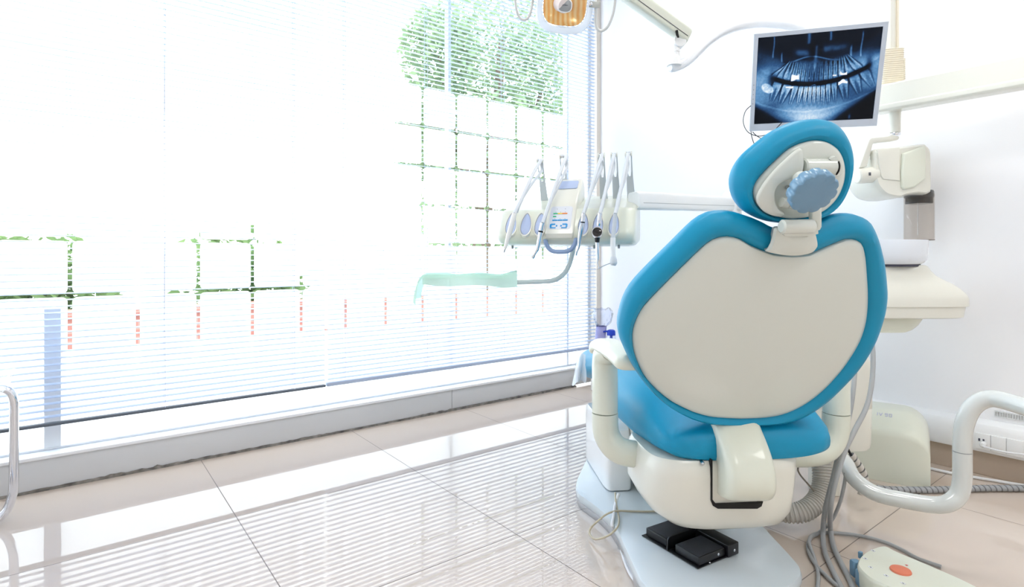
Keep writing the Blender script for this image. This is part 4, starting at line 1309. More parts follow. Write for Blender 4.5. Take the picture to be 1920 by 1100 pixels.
# dark lower corners and black outer margin
I *= 1 - .93 * sstep(0, .05, (.22 - .85 * uu) - vv)
I *= 1 - .93 * sstep(0, .05, (.95 * (uu - .66)) - vv)
I += .25 * gauss(uu, .81, .010) * gauss(vv, .035, .03)
I *= .92 + .16 * n3
I = np.clip(I, 0, 1.05)
stops = np.array([0, .12, .3, .5, .7, .88, 1.0])
cr = np.interp(I, stops, [.002, .005, .026, .12, .40, .78, .97]); cg = np.interp(I, stops, [.003, .012, .09, .30, .60, .88, .98]); cb = np.interp(I, stops, [.004, .030, .23, .55, .82, .96, 1.0])
me = bpy.data.meshes.new('screen')
inv = RV @ Matrix.Identity(4)
vs = []
for j in range(NZ):
    for i in range(NX):
        p = MM((i / (NX - 1) - .5) * (sw - .002), sdz + (j / (NZ - 1) - .5) * (sh_ - .002), -.0015)
        vs.append((RV @ p) - ORG[mon.name])
fs = [(j * NX + i, j * NX + i + 1, (j + 1) * NX + i + 1, (j + 1) * NX + i) for j in range(NZ - 1) for i in range(NX - 1)]
me.from_pydata([tuple(v) for v in vs], [], fs)
ca_ = me.color_attributes.new('picture', 'FLOAT_COLOR', 'POINT')
ca_.data.foreach_set('color', np.stack([cr, cg, cb, np.ones_like(cr)], -1).astype(np.float32).ravel())
ms = bpy.data.materials.new('lit_screen'); ms.use_nodes = True
nt = ms.node_tree; bb = nt.nodes['Principled BSDF']
at = nt.nodes.new('ShaderNodeAttribute'); at.attribute_name = 'picture'
nt.links.new(at.outputs['Color'], bb.inputs['Emission Color']); bb.inputs['Emission Strength'].default_value = 1.0
bb.inputs['Base Color'].default_value = (.004, .004, .006, 1); bb.inputs['Roughness'].default_value = .5; bb.inputs['Specular IOR Level'].default_value = .1
me.materials.append(ms)
so = bpy.data.objects.new('screen', me); COL.objects.link(so); so.parent = mon
# thin black leads looping out behind the monitor
for pts in ([(1408, 198, 1.99), (1398, 208, 2.0), (1393.5, 225, 2.0), (1397, 240, 2.0), (1406, 250, 2.0), (1422, 255, 2.0), (1438, 252, 2.0), (1452, 244, 2.0), (1470, 225, 2.01)],
            [(1408, 246, 2.0), (1410, 258, 2.0), (1416, 274, 2.0), (1428, 292, 2.02), (1450, 300, 2.05)],
            [(1411, 247, 2.0), (1418, 254, 2.0), (1430, 261, 2.0), (1446, 268, 2.02), (1470, 275, 2.06)]):
    bm = NB(); tube(bm, cat([W(*p) for p in pts], 6), .0014, 6)
    obj('lead', bm, M_black, mon, label='thin black lead')

# ------------------------------------------------------------------ X-ray machine on its wall arm
EY = V(.613, -.790, 0)                  # along the right wall, towards the camera
EX = V(.790, .613, 0)                   # towards the right wall
xm = thing('xray_machine', 'cream dental X-ray head with smoky tube, on a long wall arm behind the monitor', 'X-ray machine', tuple(W(1668, 430, 2.05)))
xd = 2.08
bm = NB()
p0, p1 = W(1661, 150, xd), W(1661, 150, xd); p1.z = 2.58
w_ = .024
prism(bm, [p0 + EY * a + EX * b for a, b in ((-.024, -.02), (.024, -.02), (.024, .03), (-.024, .03))], V(0, 0, p1.z - p0.z))
obj('upright_arm', bm, M_cream, xm, bev=.003)
for k, (x, r) in enumerate(((1676, .0065), (1682, .0065))):
    bm = NB(); a = W(x, 150, xd); tube(bm, [a, V(a.x, a.y, 2.56)], r, 10); obj('arm_rail', bm, M_ivory, xm)
# ribbed sleeve
bm = NB(); rings = []
for i in range(19):
    t = i / 18; y = 97 + (166 - 97) * t
    c = W(1669, y, xd - .01)
    for dz, k in ((.0022, .93), (0, 1.0), (-.0022, .93)):
        rings.append(superring(c + CZ * dz, V(.97, -.24, 0), V(.24, .97, 0), .038 * k, .036 * k, 5, 32))
loft(bm, rings, True, True)
obj('ribbed_sleeve', bm, M_ivory, xm, ang=20)
bm = NB(); rings = []
for i in range(15):
    t = i / 14; y = 113 + (164 - 113) * t
    c = W(1684, y, xd + .01)
    for dz, k in ((.0022, .92), (0, 1.0), (-.0022, .92)):
        rings.append(superring(c + CZ * dz, V(1, 0, 0), V(0, 1, 0), .019 * k, .02 * k, 5, 24))
loft(bm, rings, True, True)
obj('ribbed_sleeve', bm, M_ivory, xm, ang=20)
bm = NB(); box(bm, W(1672, 166, xd - .012), (.062, .05, .010), (V(.97, -.24, 0), V(.24, .97, 0), CZ)); obj('sleeve_foot', bm, M_black, xm, bev=.002)
# long horizontal arm
q0 = W(1645, 190, 2.075)
bm = NB(); rings = []
bmprof = [(-.026, -.047), (.026, -.047), (.032, -.040), (.032, -.026), (.029, -.022), (.029, .045), (.024, .051), (-.024, .051), (-.03, .045), (-.03, -.04)]
prism(bm, [q0 - EX * a + CZ * z for a, z in bmprof], EY * 1.15)
ba = obj('horizontal_arm', bm, M_cream, xm, bev=.0015)
# drop tube, collar, yoke
dc = W(1678, 230, 2.045)
bm = NB(); lathe(bm, W(1678, 249, 2.045), CZ, [(.0165, 0), (.0175, .004), (.0195, .09)], 24); obj('drop_tube', bm, M_cream, xm)
bm = NB(); lathe(bm, W(1678, 254, 2.045), CZ, [(.0160, 0), (.0180, .003), (.0180, .006), (.015, .010)], 24); obj('collar', bm, M_chrome, xm)
bm = NB()
yk = [(1686, 255), (1687, 259), (1684, 262), (1674, 264), (1641, 267.5), (1637, 270), (1626, 312), (1611, 315), (1630, 262), (1634, 258), (1664, 255.5), (1672, 253)]
prism(bm, [W(x, y, 2.030) for x, y in yk], V(0, .026, 0))
obj('yoke', bm, M_cream, xm, bev=.003)
bm = NB(); a = W(1606, 330, 2.045); b_ = W(1641, 327, 2.045)
lathe(bm, a, b_ - a, [(.024, 0), (.0285, .004), (.0290, .052), (.0290, (b_ - a).length)], 32)
obj('pivot_drum', bm, M_cream, xm)
bm = NB()
for i in (-1, 1):
    for j in (-1, 1): box(bm, W(1631 + i * 1.1, 326 + j * 1.5, 2.0155), (.0034, .0016, .0046))
obj('drum_mark', bm, M_ink, xm)
# head
def X6(x, y): return (1590 + x / 6.47, 200 + y / 6.47)
hd = [(345, 505), (600, 478), (920, 440), (975, 455), (1030, 540), (1033, 800), (1028, 1040), (880, 1050), (720, 1075), (640, 1105), (540, 1095), (460, 1070), (400, 1020), (350, 950), (322, 860), (312, 740), (318, 610)]
P = [W(*X6(x, y), 2.02) for x, y in hd]
P = closed_ring_pts = cat(P, 3, closed=True)
cH = sum(P, V(0, 0, 0)) / len(P)
def sh6(k, dy): return [cH + (p - cH) * k + V(0, dy, 0) for p in P]
bm = NB(); loft(bm, [sh6(.90, 0), sh6(.955, .006), sh6(.985, .018), sh6(1, .04), sh6(1.0, .13), sh6(.96, .165), sh6(.85, .18)], True, True)
hdm = obj('tube_head', bm, M_cream, xm)
bm = NB()
pf = [(650, 570), (900, 480), (918, 500), (925, 700), (920, 880), (780, 985), (660, 1005), (640, 985), (632, 800)]
R = [W(*X6(x, y), 2.02) for x, y in pf]
cR = sum(R, V(0, 0, 0)) / len(R)
loft(bm, [[p + V(0, .006, 0) for p in R], [p + V(0, -.008, 0) for p in R], [cR + (p - cR) * .92 + V(0, -.012, 0) for p in R]], True, True)
obj('raised_panel', bm, M_cream2, hdm, bev=.003)
bm = NB()
pf = [(350, 520), (620, 495), (625, 900), (420, 880), (395, 840), (360, 660)]
R = [W(*X6(x, y), 2.02) for x, y in pf]; cR = sum(R, V(0, 0, 0)) / len(R)
loft(bm, [[p + V(0, .006, 0) for p in R], [p + V(0, -.003, 0) for p in R], [cR + (p - cR) * .96 + V(0, -.0045, 0) for p in R]], True, True)
obj('flat_panel', bm, M_cream, hdm, bev=.001)
# smoky open tube with dark mounting ring
ct = W(1723, 362, 2.10)
bm = NB(); lathe(bm, ct + CZ * -.018, CZ, [(.0445, 0), (.0465, .003), (.0465, .020), (.044, .026)], 40); lathe(bm, ct + CZ * -.040, CZ, [(.041, 0), (.043, .003), (.043, .024)], 40); obj('mounting_ring', bm, mat('dark_ring', (52, 50, 48), .15, coat=.5), xm)
bm = NB()
zt, zb_ = ct.z - .004, W(1723, 450, 2.10).z
seg = 48
def circ(r, z): return [V(ct.x + r * math.cos(2 * math.pi * k / seg), ct.y + r * math.sin(2 * math.pi * k / seg), z) for k in range(seg)]
loft(bm, [circ(.0475, zt), circ(.0480, zb_), circ(.0455, zb_), circ(.0450, zt)], False, False)
tb = obj('smoky_tube', bm, M_smoke, xm, label='smoky brown clear tube')
bm = NB(); loft(bm, [circ(.0484, zb_ + .002), circ(.0484, zb_ - .001), circ(.0454, zb_ - .001), circ(.0454, zb_ + .002)], False, False)
obj('tube_lip', bm, mat('smoky_lip', (120, 112, 106), .2), xm)
bm = NB(); tube(bm, [ct + V(-.004, 0, -.005), V(ct.x - .004, ct.y, zb_ + .02)], .0012, 8)
obj('inner_rod', bm, M_steel, tb)

# ------------------------------------------------------------------ cuspidor unit right of the chair
cu = thing('cuspidor_unit', 'cream spittoon unit with white glazed bowl, half hidden behind the backrest', 'cuspidor', (1.2, 1.95, 0))
dC = 1.95
def xz(x, y): return (x - CX) / F * dC, CH + (HY - y) / F * dC
bm = NB(); rings = []
for y, r, l, hd_ in ((593, 1782, 1480, .13), (591, 1789, 1476, .138), (573, 1792, 1474, .14), (571.5, 1792, 1474, .14), (571, 1797, 1470, .145), (557, 1797, 1470, .145), (551, 1795, 1471, .142), (541, 1786, 1474, .135), (531, 1773, 1478, .125), (524, 1760, 1482, .115), (516, 1747, 1486, .108), (507, 1739, 1489, .102), (499, 1734, 1491, .10), (496.5, 1729, 1494, .097)):
    xr, z = xz(r, y); xl, _ = xz(l, y)
    rings.append(superring(V((xl + xr) / 2, dC + .05, z), V(1, 0, 0), V(0, 1, 0), (xr - xl) / 2, hd_, 6, 56))
loft(bm, rings, True, True)
cb = obj('basin_block', bm, M_cream, cu)
bm = NB()
bx, bz = xz(1668, 497)
seg = 48
bc = V(bx - .0, dC + .03, 0)
def bring(r, z): return [V(bc.x + r * math.cos(2 * math.pi * k / seg), bc.y + .88 * r * math.sin(2 * math.pi * k / seg), z) for k in range(seg)]
zt = xz(0, 450)[1]
loft(bm, [bring(.108, bz + .003), bring(.118, bz + .007), bring(.127, bz + .018), bring(.131, bz + .035), bring(.133, zt - .003), bring(.132, zt), bring(.129, zt), bring(.12, zt - .02), bring(.08, zt - .06), bring(.02, zt - .068)], True, True)
obj('bowl', bm, M_basin, cu)
bm = NB(); rings = [bring(.109, bz - .004), bring(.109, bz + .004)]; loft(bm, rings, True, True); obj('bowl_gasket', bm, M_ink, cu)
bm = NB(); rings = []
for y, r, l in ((590, 1728, 1600), (598, 1724, 1600), (608, 1716, 1604), (616, 1704, 1610), (620, 1690, 1620)):
    xr, z = xz(r, y); xl, _ = xz(l, y)
    rings.append(superring(V((xl + xr) / 2, dC + .04, z), V(1, 0, 0), V(0, 1, 0), (xr - xl) / 2, .09, 4, 36))
loft(bm, rings[::-1], True, True)
obj('under_housing', bm, M_cream2, cu)
bm = NB(); box(bm, W(1668, 606, 1.935), (.045, .03, .022)); obj('holder_clip', bm, M_hosel, cu, bev=.005)
bm = NB(); rings = []
dC = 1.83
for y, r, l in ((837, 1618, 1515), (833, 1624, 1509), (825, 1626, 1506), (762, 1628, 1505), (761, 1626.5, 1507), (760, 1628.5, 1505), (700, 1629, 1505), (680, 1627, 1506), (664, 1620, 1508), (640, 1600, 1512), (600, 1590, 1520)):
    xr, z = xz(r, y); xl, _ = xz(l, y)
    rings.append(superring(V((xl + xr) / 2, dC + .02, z), V(1, 0, 0), V(0, 1, 0), (xr - xl) / 2, .065, 5, 40))
loft(bm, rings, True, True)
obj('pedestal', bm, M_cream, cu)
bm = NB(); box(bm, (1.03, dC + .04, .09), (.07, .07, .18)); obj('foot', bm, M_cream, cu, bev=.004)

# ------------------------------------------------------------------ junction box on the floor by the wall
jb = thing('junction_box', 'low cream floor box with sloping top, between the chair and the wall', 'box', (1.33, 1.98, 0))
a1, a2 = V(.81, -.585, 0).normalized(), V(.585, .81, 0).normalized()
J0 = V(1.393, 1.883, 0)
def J(x, y, z): return J0 + a1 * x + a2 * y + CZ * z
pr = [(0, .0), (0, .155), (.003, .172), (.014, .184), (.10, .224), (.115, .229), (.20, .230), (.20, .0)]
bm = NB(); rings = []
for x, zm, dy in ((-.24, 1, 0), (-.075, 1, 0), (-.055, .985, 0), (-.036, .94, .001), (-.020, .87, .003), (-.008, .78, .006), (-.002, .66, .010), (0, .55, .013)):
    rings.append([J(x, max(y, dy) if y < .1 else y, z * zm) for y, z in pr])
loft(bm, rings, True, True)
obj('cover', bm, M_cream2, jb, ang=50)
# faint lavender lettering on the slope
STROKES = {'I': [((0, 0), (0, 1))], 'V': [((0, 1), (.5, 0)), ((.5, 0), (1, 1))], '9': [((1, .5), (0, .5)), ((0, .5), (0, 1)), ((0, 1), (1, 1)), ((1, 1), (1, 0)), ((1, 0), (0, 0))], '0': [((0, 0), (1, 0)), ((1, 0), (1, 1)), ((1, 1), (0, 1)), ((0, 1), (0, 0))]}
sl = (J(0, .10, .224) - J(0, .014, .184)).normalized(); sn_ = a1.cross(sl).normalized()
if sn_.z < 0: sn_ = -sn_
bm = NB()
o_ = hit(1645, 778, J(0, .014, .1845), sn_)
x = 0
for ch, w in (('I', 0), ('V', .009), ('9', .007), ('0', .007)):
    for (xa, ya), (xb, yb) in STROKES[ch]:
        A = o_ + a1 * (x + xa * w) + sl * (ya * .016); B = o_ + a1 * (x + xb * w) + sl * (yb * .016)
        d = (B - A); L_ = d.length; d.normalize(); s_ = sn_.cross(d)
        prism(bm, [A - s_ * .0009, B - s_ * .0009, B + s_ * .0009, A + s_ * .0009], sn_ * .0006)
    x += w + .0055 + (.003 if ch == 'V' else 0)
obj('lettering', bm, M_lavink, jb)

# ------------------------------------------------------------------ bent swivel tube of the chair, lower right
bm = NB()
tp_ = [(1548, 842, 1.76), (1568, 849, 1.70), (1586, 868, 1.63), (1602, 897, 1.565), (1640, 924, 1.515), (1698, 938, 1.465), (1750, 946, 1.43), (1778, 943, 1.412), (1797, 927, 1.41), (1804, 900, 1.41), (1804.5, 860, 1.41), (1805, 820, 1.41), (1809, 792, 1.408), (1822, 765, 1.40), (1842, 750.5, 1.388), (1866, 747.5, 1.37), (1900, 756, 1.33), (1950, 772, 1.26), (2010, 795, 1.18)]
TP = cat([W(*p) for p in tp_], 6)
tube(bm, TP, .0205, 24)
sw_t = obj('swivel_tube', bm, M_tube, chair, label='thick glossy grey-white bent tube')
bm = NB(); pq = W(1804.4, 846, 1.41)
tube(bm, [pq - CZ * .0009, pq + CZ * .0009], .0208, 24); obj('tube_joint', bm, M_grey, sw_t)

# ------------------------------------------------------------------ hoses and cables
bm = NB()
hp = [(1540, 842, 1.66), (1540, 862, 1.65), (1542, 885, 1.64), (1542, 908, 1.63), (1534, 934, 1.615), (1516, 953, 1.60), (1493, 961, 1.60), (1468, 958, 1.62), (1440, 945, 1.66)]
HP = resample(cat([W(*p) for p in hp], 10), 150)
tube(bm, HP, [.0285 if (i // 2) % 2 else .0245 for i in range(151)], 22)
tag(obj('suction_hose', bm, M_corr, ang=25), 'thick ribbed grey hose curving under the right side of the chair', 'hose')
def cable(name, label, pts, r, m, cat_, group=None, n=6, seg=10, origin=None):
    bm = NB(); tube(bm, cat(pts, n), r, seg)
    return tag(obj(name, bm, m), label, cat_, group)
zf = .0075
cable('grey_hose', 'grey hose hanging from behind the backrest, outer one of the two', [W(1622, 600, 1.72), W(1634, 640, 1.68), W(1637, 673, 1.66), W(1634, 722, 1.63), W(1624, 764, 1.60), W(1604, 804, 1.55), W(1585, 843, 1.515), W(1572, 882, 1.495), W(1562, 921, 1.49), W(1557, 954, 1.50), Gz(1557, 992, .016), Gz(1564, 1027, zf), Gz(1578, 1057, zf), Gz(1593, 1086, zf), Gz(1604, 1114, zf)], .0068, M_hose, 'hose', 'grey hoses beside the chair')
cable('grey_hose', 'grey hose hanging from behind the backrest, inner one of the two', [W(1604, 640, 1.69), W(1603, 692, 1.66), W(1599, 738, 1.625), W(1592, 781, 1.60), W(1580, 830, 1.55), W(1569, 866, 1.53), W(1563, 892, 1.525), W(1553, 930, 1.53), W(1546, 962, 1.545), Gz(1543, 1002, .012), Gz(1547, 1035, zf), Gz(1560, 1066, zf), Gz(1575, 1096, zf), Gz(1585, 1118, zf)], .0064, M_hose, 'hose', 'grey hoses beside the chair')
cable('floor_cable', 'grey cable dropping from the bent tube and looping on the floor tiles', [W(1586, 886, 1.58), W(1583, 908, 1.58), W(1575, 941, 1.585), W(1560, 974, 1.60), Gz(1536, 998, .010), Gz(1520, 1008, .006), Gz(1515, 1028, .006), Gz(1527, 1055, .006), Gz(1553, 1083, .006), Gz(1580, 1106, .006)], .0048, M_hose, 'cable')
cable('floor_cable', 'grey cable lying in a bow on the floor behind the cream foot switch', [Gz(1531, 1112, .006), Gz(1534.5, 1080, .006), Gz(1527, 1046, .006), Gz(1517, 1015, .017), Gz(1528, 1001, .006), Gz(1563.6, 998.5, .006), Gz(1618, 1005, .006), Gz(1662, 1017, .006), Gz(1695, 1032, .006), Gz(1722, 1047, .006), Gz(1765, 1062, .006)], .0046, M_hose, 'cable')
cable('beige_cable', 'beige cable looped over the left edge of the grey floor plate', [Gz(1153.6, 924, .066), Gz(1154.5, 940, .060), Gz(1158, 958, .052), Gz(1160.5, 976, .052), Gz(1157, 989, .053), Gz(1143, 1002, .045), Gz(1126, 1009, .022), Gz(1113.6, 1009.5, .012), Gz(1105.5, 1000, .012), Gz(1108, 989, .022), Gz(1123, 974.5, .045), Gz(1139, 962.7, .055), Gz(1157, 957.5, .0575), Gz(1181, 958, .050), Gz(1220, 958.5, .050), Gz(1250, 956, .050)], .0028, M_beige, 'cable')
cable('white_cable', 'white cable running down beside the left edge of the grey floor plate', [Gz(1160, 926, .070), Gz(1155.5, 939, .058), Gz(1152, 954.5, .056), Gz(1150, 970, .052), Gz(1148, 985, .045), Gz(1155, 1000, .010), Gz(1163, 1023.6, .006), Gz(1171, 1051, .006), Gz(1182, 1076, .006), Gz(1197, 1096, .006), Gz(1212, 1112, .006)], .0045, M_wcable, 'cable')
cable('thin_cable', 'thin brown-grey cable looping out beside the ribbed hose', [W(1530, 872, 1.60), W(1512, 869, 1.595), W(1500, 871, 1.59), W(1496, 880, 1.59), W(1502, 892, 1.59), W(1515, 907, 1.60), W(1526, 920, 1.61)], .0024, mat('brown_grey_cable', (138, 130, 118), .5), 'cable')
def spiral(name, label, pts, r, m, cat_, every=4):
    t = None
    P = resample(cat(pts, 10), 160)
    bm = NB(); tube(bm, P, r * .88, 14)
    o = tag(obj(name, bm, mat('dark_cable_core', (116, 118, 120), .5)), label, cat_)
    # flat band wound round the core
    bm = NB()
    n = len(P); turns = sum((a - b).length for a, b in zip(P[:-1], P[1:])) / (r * 1.75)
    Q = resample(P, int(turns * 14))
    u = V(0, 0, 1); A = []; B = []
    for i, p in enumerate(Q):
        tt = (Q[min(i + 1, len(Q) - 1)] - Q[max(i - 1, 0)]).normalized()
        u = (u - tt * u.dot(tt)).normalized(); w = tt.cross(u)
        a = 2 * math.pi * turns * i / (len(Q) - 1)
        rad = (u * math.cos(a) + w * math.sin(a)) * r
        A.append(bm.verts.new(p + rad - tt * r * .68)); B.append(bm.verts.new(p + rad + tt * r * .68))
    for i in range(len(Q) - 1): bm.faces.new((A[i], A[i + 1], B[i + 1], B[i]))
    obj('spiral_wrap', bm, m, o, recalc=False)
    return o
spiral('cable_conduit', 'grey spiral-wrapped cable bundle lying on the floor towards the right wall', [Gz(1638, 914, .012), Gz(1662, 917, .012), Gz(1700, 918, .012), Gz(1734.5, 918, .012), Gz(1782, 917, .012), Gz(1843, 915, .012), Gz(1920, 915, .012), Gz(1960, 916, .012)], .0105, M_spiral, 'cable bundle')
spiral('cable_conduit', 'short spiral-wrapped cable bundle hanging behind the bent tube', [W(1596, 852, 1.74), W(1604, 864, 1.74), W(1613, 877, 1.74), W(1620, 892, 1.74), W(1621, 908, 1.74), W(1616, 925, 1.745)], .0115, M_corr, 'cable bundle')
cable('black_cable', 'short black cable entering the hanging spiral wrap', [W(1586, 832, 1.74), W(1592, 846, 1.74), W(1600, 860, 1.735)], .0038, M_black, 'cable')
cable('skirting_cable', 'white cable lying along the foot of the right wall', [Gz(1725, 872, .006), Gz(1745, 878, .006), Gz(1785, 887, .006), Gz(1818, 893, .006), Gz(1891, 905, .006), Gz(1940, 913, .006)], .0052, M_wcable, 'cable')

# ------------------------------------------------------------------ socket on the trunking, its lead, and the grille strip on the wall
so_ = thing('socket_outlet', 'white triple socket plate on the trunking of the right wall', 'socket', (XR - .05, .50, .10), space='room')
xf = XR - .0465
for i, (y0, y1) in enumerate(((.578, .538), (.536, .496), (.494, .452))):
    bm = NB(); box(bm, *rbox((xf - .004, y1, .101), (xf + .002, y0, .157)))
    obj('socket_module', bm, M_white, so_, bev=.0012, space='room')
bm = NB()
for dy, dz in ((.006, .004), (-.006, .004)): box(bm, (xf - .0045, .562 + dy, .130 + dz), (.002, .005, .009))
obj('contact_slot', bm, M_ink, so_, space='room')
pl_ = thing('plug_lead', 'white lead plugged into the socket on the trunking', 'cable', (xf - .01, .556, .125), space='room')
bm = NB(); lathe(bm, V(xf - .005, .556, .122), V(-1, 0, 0), [(.010, 0), (.010, .012), (.006, .020)], 16); obj('plug', bm, M_white, pl_, space='room')
bm = NB(); tube(bm, cat([V(xf - .018, .556, .122), V(xf - .03, .545, .119), V(xf - .035, .50, .117), V(xf - .03, .44, .121), V(xf - .028, .36, .13)], 6), .0035, 8); obj('lead', bm, M_wcable, pl_, space='room')
bm = NB()
box(bm, *rbox((XR - .005, .30, .214), (XR + .001, .536, .218))); box(bm, *rbox((XR - .005, .30, .232), (XR + .001, .536, .236)))
box(bm, *rbox((XR - .002, .30, .218), (XR + .001, .536, .232)))
for i in range(34): box(bm, *rbox((XR - .005, .303 + .007 * i, .218), (XR - .001, .3055 + .007 * i, .232)))
tag(obj('wall_grille', bm, mat('pale_grey_grille', (214, 216, 216), .4), space='room'), 'narrow pale grey grille strip on the right wall, under the bent tube', 'grille')

# ------------------------------------------------------------------ black twin pedal on the floor plate
PA = Gz(1203, 1004, .0475); PB_ = Gz(1308.5, 1067, .0475)
fx = (PB_ - PA); fl = fx.length; fx.normalize(); fy = V(-fx.y, fx.x, 0)
ped = thing('foot_pedal', 'black twin foot pedal standing on the grey floor plate', 'foot pedal', tuple(PA))
def FP_(x, y, z): return PA + fx * x + fy * y + CZ * z
def fbox(bm, x0, x1, y0, y1, z0, z1): box(bm, FP_((x0 + x1) / 2, (y0 + y1) / 2, (z0 + z1) / 2), (x1 - x0, y1 - y0, z1 - z0), (fx, fy, CZ))
bm = NB(); fbox(bm, 0, fl, 0, .125, 0, .0022); obj('flange', bm, M_black, ped, bev=.0006)
for x0, x1 in ((.008, .079), (.108, .182)):
    bm = NB(); fbox(bm, x0, x1, .008, .100, .0035, .023); pd = obj('pedal', bm, M_black, ped, bev=.002)
    bm = NB(); fbox(bm, x0 + .003, x1 - .003, .011, .097, .0228, .0245); obj('tread', bm, M_blackrub, pd, bev=.001)
    bm = NB(); lathe(bm, FP_(x1, .075, .014), fx, [(.0034, 0), (.0034, .0016), (.002, .0026)], 14); obj('screw', bm, M_steel, pd)
bm = NB()
dv_ = [(.001, .002), (.1, .002), (.1, .033), (.012, .033), (.006, .031), (.002, .026)]
prism(bm, [FP_(.086, y, z) for y, z in dv_], fx * .004)
obj('divider', bm, M_black, ped)
bm = NB(); fbox(bm, .002, fl + .004, .103, .142, .0, .030); br_ = obj('rear_bar', bm, M_black, ped, bev=.0025)
bm = NB(); lathe(bm, FP_(fl + .004, .124, .014), fx, [(.0034, 0), (.0034, .0016), (.002, .0026)], 14); obj('screw', bm, M_steel, br_)
bm = NB(); lathe(bm, FP_(fl - .004, .045, .0022), CZ, [(.003, 0), (.002, .0012)], 12); obj('screw', bm, M_steel, ped)

# ------------------------------------------------------------------ cream foot switch at the bottom right
def Y7(x, y): return (1580 + x / 6.857, 1010 + y / 6.857)
fs_ = thing('foot_switch', 'cream foot switch with round orange button, at the bottom right corner', 'foot switch', tuple(Gz(1690, 1069, 0)))
ol = [(188, 300), (215, 235), (290, 165), (400, 112), (500, 88), (580, 98), (700, 160), (1060, 310), (1500, 500), (1740, 617), (2000, 740), (2100, 850), (1900, 960), (1500, 960), (1000, 790), (600, 617), (420, 540), (310, 470), (235, 400), (195, 345)]
ZT = .056
R = closed_ring(ol, 0, lambda x, y, o: Gz(*Y7(x, y), ZT), 120)
cR = sum(R, V(0, 0, 0)) / len(R)
def rs(k, dz, inn=0):
    o = []
    n = len(R)
    for i in range(n):
        t = (R[(i + 1) % n] - R[i - 1]); t.normalize(); s = V(-t.y, t.x, 0)
        if (cR - R[i]).dot(s) < 0: s = -s
        o.append(R[i] + s * inn + CZ * dz)
    return o
bm = NB(); loft(bm, [rs(1, -.046, .004), rs(1, -.044, .001), rs(1, -.008, 0), rs(1, -.003, .0010), rs(1, 0, .0035)], True, True)
obj('body', bm, M_cream2, fs_)
bm = NB(); loft(bm, [rs(1, -.056, .010), rs(1, -.046, .010)], True, True); obj('sole', bm, M_black, fs_)
oc = Gz(*Y7(745, 405), ZT + .001)
bm = NB(); lathe(bm, oc, CZ, [(.0215, -.003), (.0215, .001), (.020, .003), (.012, .0045)], 36); obj('round_button', bm, M_orange, fs_, label='round orange button')
fa = (Gz(*Y7(1500, 500), ZT) - Gz(*Y7(700, 160), ZT)).normalized()
fb = V(-fa.y, fa.x, 0)
for (x, y) in ((168, 365), (245, 490)):
    c = Gz(*Y7(x, y), .030); 
    bm = NB(); loft(bm, [superring(c + CZ * z, (fa * .5 + fb * .9).normalized(), (fa * .9 - fb * .5).normalized(), .0105 * k, .011 * k, 5, 24) for z, k in ((-.020, .9), (-.016, 1), (.012, 1), (.016, .8))], True, True)
    obj('side_key', bm, M_knob, fs_)
c = Gz(*Y7(500, 610), .040)
bm = NB(); box(bm, c - V(0, .006, .006), (.034, .012, .028), (fa, fb, CZ)); obj('key_recess', bm, M_dark, fs_)
bm = NB(); box(bm, c - V(-.004, .010, .010), (.028, .012, .022), (fa, fb, CZ)); obj('side_key', bm, M_knob, fs_, bev=.003)
c = Gz(*Y7(228, 203), .046); bm = NB(); box(bm, c, (.008, .010, .016), (fa, fb, CZ)); obj('side_key', bm, M_knob, fs_, bev=.002)
M_icon = mat('icon_white', (230, 232, 236), .4)
for (x, y) in ((290, 250), (357, 362), (558, 468), (775, 568), (390, 150)):
    c = Gz(*Y7(x, y), ZT + .0006)
    bm = NB(); box(bm, c, (.0095, .0062, .0005), (fa, fb, CZ)); ic = obj('icon_plate', bm, M_icon, fs_)
    bm = NB(); box(bm, c + CZ * .0003 + fa * .001, (.0026, .0026, .0004), (fa, fb, CZ)); box(bm, c + CZ * .0003 - fa * .0014 + fb * .001, (.002, .0007, .0004), (fa, fb, CZ)); obj('icon_sign', bm, M_ink, ic)
c = Gz(*Y7(820, 335), ZT + .0008); bm = NB()
prism(bm, [c + fa * a + fb * b for a, b in ((-.003, -.001), (.002, -.0025), (.0028, .0022))], CZ * .0005); obj('red_mark', bm, M_redink, fs_)

# ------------------------------------------------------------------ things in the far corner by the window
lc = room2view(V(2.458, 2.225, 0))
rx, ry = room2view(V(1, 0, 0)), room2view(V(0, 1, 0))
bm = NB(); box(bm, lc + CZ * .095, (.17, .19, .19), (rx, ry, CZ))
tag(obj('low_stand', bm, M_white, bev=.006), 'low white stand in the far corner, behind the leg rest', 'stand')
pbp = W(1146, 640, 3.24); pbp.z = .19
pb = thing('pump_bottle', 'clear pump bottle with royal blue pump in the far corner', 'bottle', tuple(pbp))
bm = NB(); lathe(bm, pbp, CZ, [(.026, 0), (.028, .004), (.028, .128), (.026, .136), (.016, .142)], 28); obj('bottle', bm, M_film_bag, pb)
bm = NB(); lathe(bm, pbp + CZ * .02, CZ, [(.0035, 0), (.0035, .09), (.008, .092), (.008, .125)], 16); obj('dip_tube', bm, M_blue, pb)
bm = NB(); lathe(bm, pbp + CZ * .138, CZ, [(.024, 0), (.0245, .004), (.0235, .022), (.020, .029), (.012, .032)], 28); obj('cap', bm, M_blue, pb)
bm = NB(); tube(bm, [pbp + V(0, 0, .158), pbp + V(-.03, -.002, .160), pbp + V(-.047, -.004, .157)], [.006, .0055, .0045], 12); obj('nozzle', bm, M_blue, pb)
cp = W(1124, 650, 3.265); cp.z = .19
for i in range(10):
    bm = NB(); z = .012 * i
    lathe(bm, cp + CZ * z + V(.0012 * i, 0, 0), CZ, [(.0236, .0006), (.024, 0), (.030, .072), (.0315, .073), (.0315, .077), (.0298, .077), (.0236, .0008)], 28, True)
    tag(obj('plastic_cup', bm, M_lilac), 'lilac plastic cup in the nested stack in the far corner', 'cup', 'nested lilac cups')
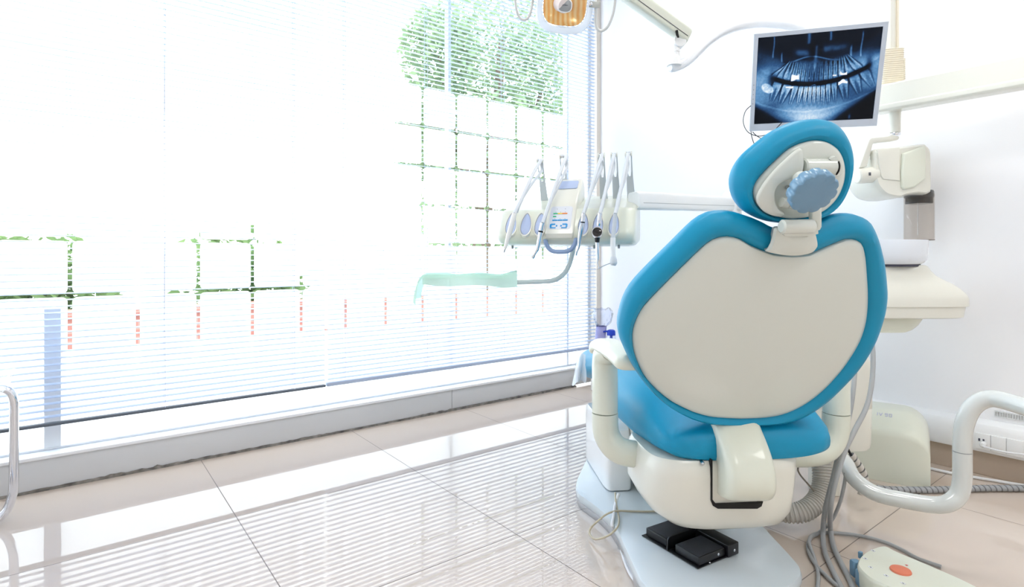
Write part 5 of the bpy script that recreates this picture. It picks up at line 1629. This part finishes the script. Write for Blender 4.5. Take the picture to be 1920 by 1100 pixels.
bm = NB()
bgp = cp + V(.018, 0.0, .0655 + .012 * 9)
rnd = random.Random(9)
rings = []
for i in range(9):
    t = i / 8
    r = .026 + .030 * math.sin(t * 2.4) 
    rings.append([bgp + V((r + .007 * math.sin(k * 2.7 + i * 1.3)) * math.cos(2 * math.pi * k / 26), (r * .8 + .006 * math.cos(k * 3.1 + i)) * math.sin(2 * math.pi * k / 26), .014 + .098 * t + .008 * math.sin(k * 1.9 + i))  for k in range(26)])
loft(bm, rings, True, True)
tag(obj('plastic_bag', bm, M_film_bag, ang=120), 'crumpled clear plastic bag above the lilac cups in the far corner', 'bag')

# ------------------------------------------------------------------ clear acrylic chair with chrome frame at the left edge
X0, Y0 = -.139, 2.209
ac = thing('acrylic_chair', 'clear acrylic chair on a chrome tube frame, cut off by the left edge', 'chair', (X0 - .2, Y0 - .2, 0), space='room')
r_ = .0115
for y, X0 in ((Y0, -.139), (Y0 - .42, -.18)):
    bm = NB()
    pts = [V(X0 - .36, y, .405), V(X0 - .12, y, .400), V(X0 - .045, y, .398), V(X0 - .013, y, .388), V(X0, y, .360), V(X0 + .001, y, .30), V(X0, y, .12), V(X0 - .004, y, .075), V(X0 - .018, y, .035), V(X0 - .048, y, .0135), V(X0 - .11, y, .0118), V(X0 - .44, y, .0118)]
    tube(bm, cat(pts, 6), r_, 16)
    obj('leg_tube', bm, M_chrome, ac, space='room')
X0 = -.139
bm = NB(); tube(bm, [V(X0 - .44, Y0, .0118), V(X0 - .44, Y0 - .42, .0118)], r_, 12); obj('floor_bar', bm, M_chrome, ac, space='room')
bm = NB()
G = []
for i in range(25):
    u = i / 24
    row = []
    for j in range(17):
        v = j / 16
        row.append(bm.verts.new((X0 - .415 + .427 * u - .03 * (2 * abs(v - .5)) ** 6 * u, Y0 - .44 + .465 * v, .416 + .010 * math.cos((v - .5) * 3) - .012 * math.sin(u * 3.1) + .034 * max(0, (u - .72) / .28) ** 1.6)))
    G.append(row)
for i in range(24):
    for j in range(16): bm.faces.new((G[i][j], G[i + 1][j], G[i + 1][j + 1], G[i][j + 1]))
bmesh.ops.solidify(bm, geom=bm.faces[:], thickness=.007)
obj('seat_shell', bm, M_clear, ac, space='room')
bm = NB(); G = []
for i in range(17):
    u = i / 16; row = []
    for j in range(17):
        v = j / 16
        row.append(bm.verts.new((X0 - .42 - .10 * u - .03 * math.sin(v * 3.14), Y0 - .44 + .465 * v, .43 + .40 * u)))
    G.append(row)
for i in range(16):
    for j in range(16): bm.faces.new((G[i][j], G[i + 1][j], G[i + 1][j + 1], G[i][j + 1]))
bmesh.ops.solidify(bm, geom=bm.faces[:], thickness=.007)
obj('back_shell', bm, M_clear, ac, space='room')
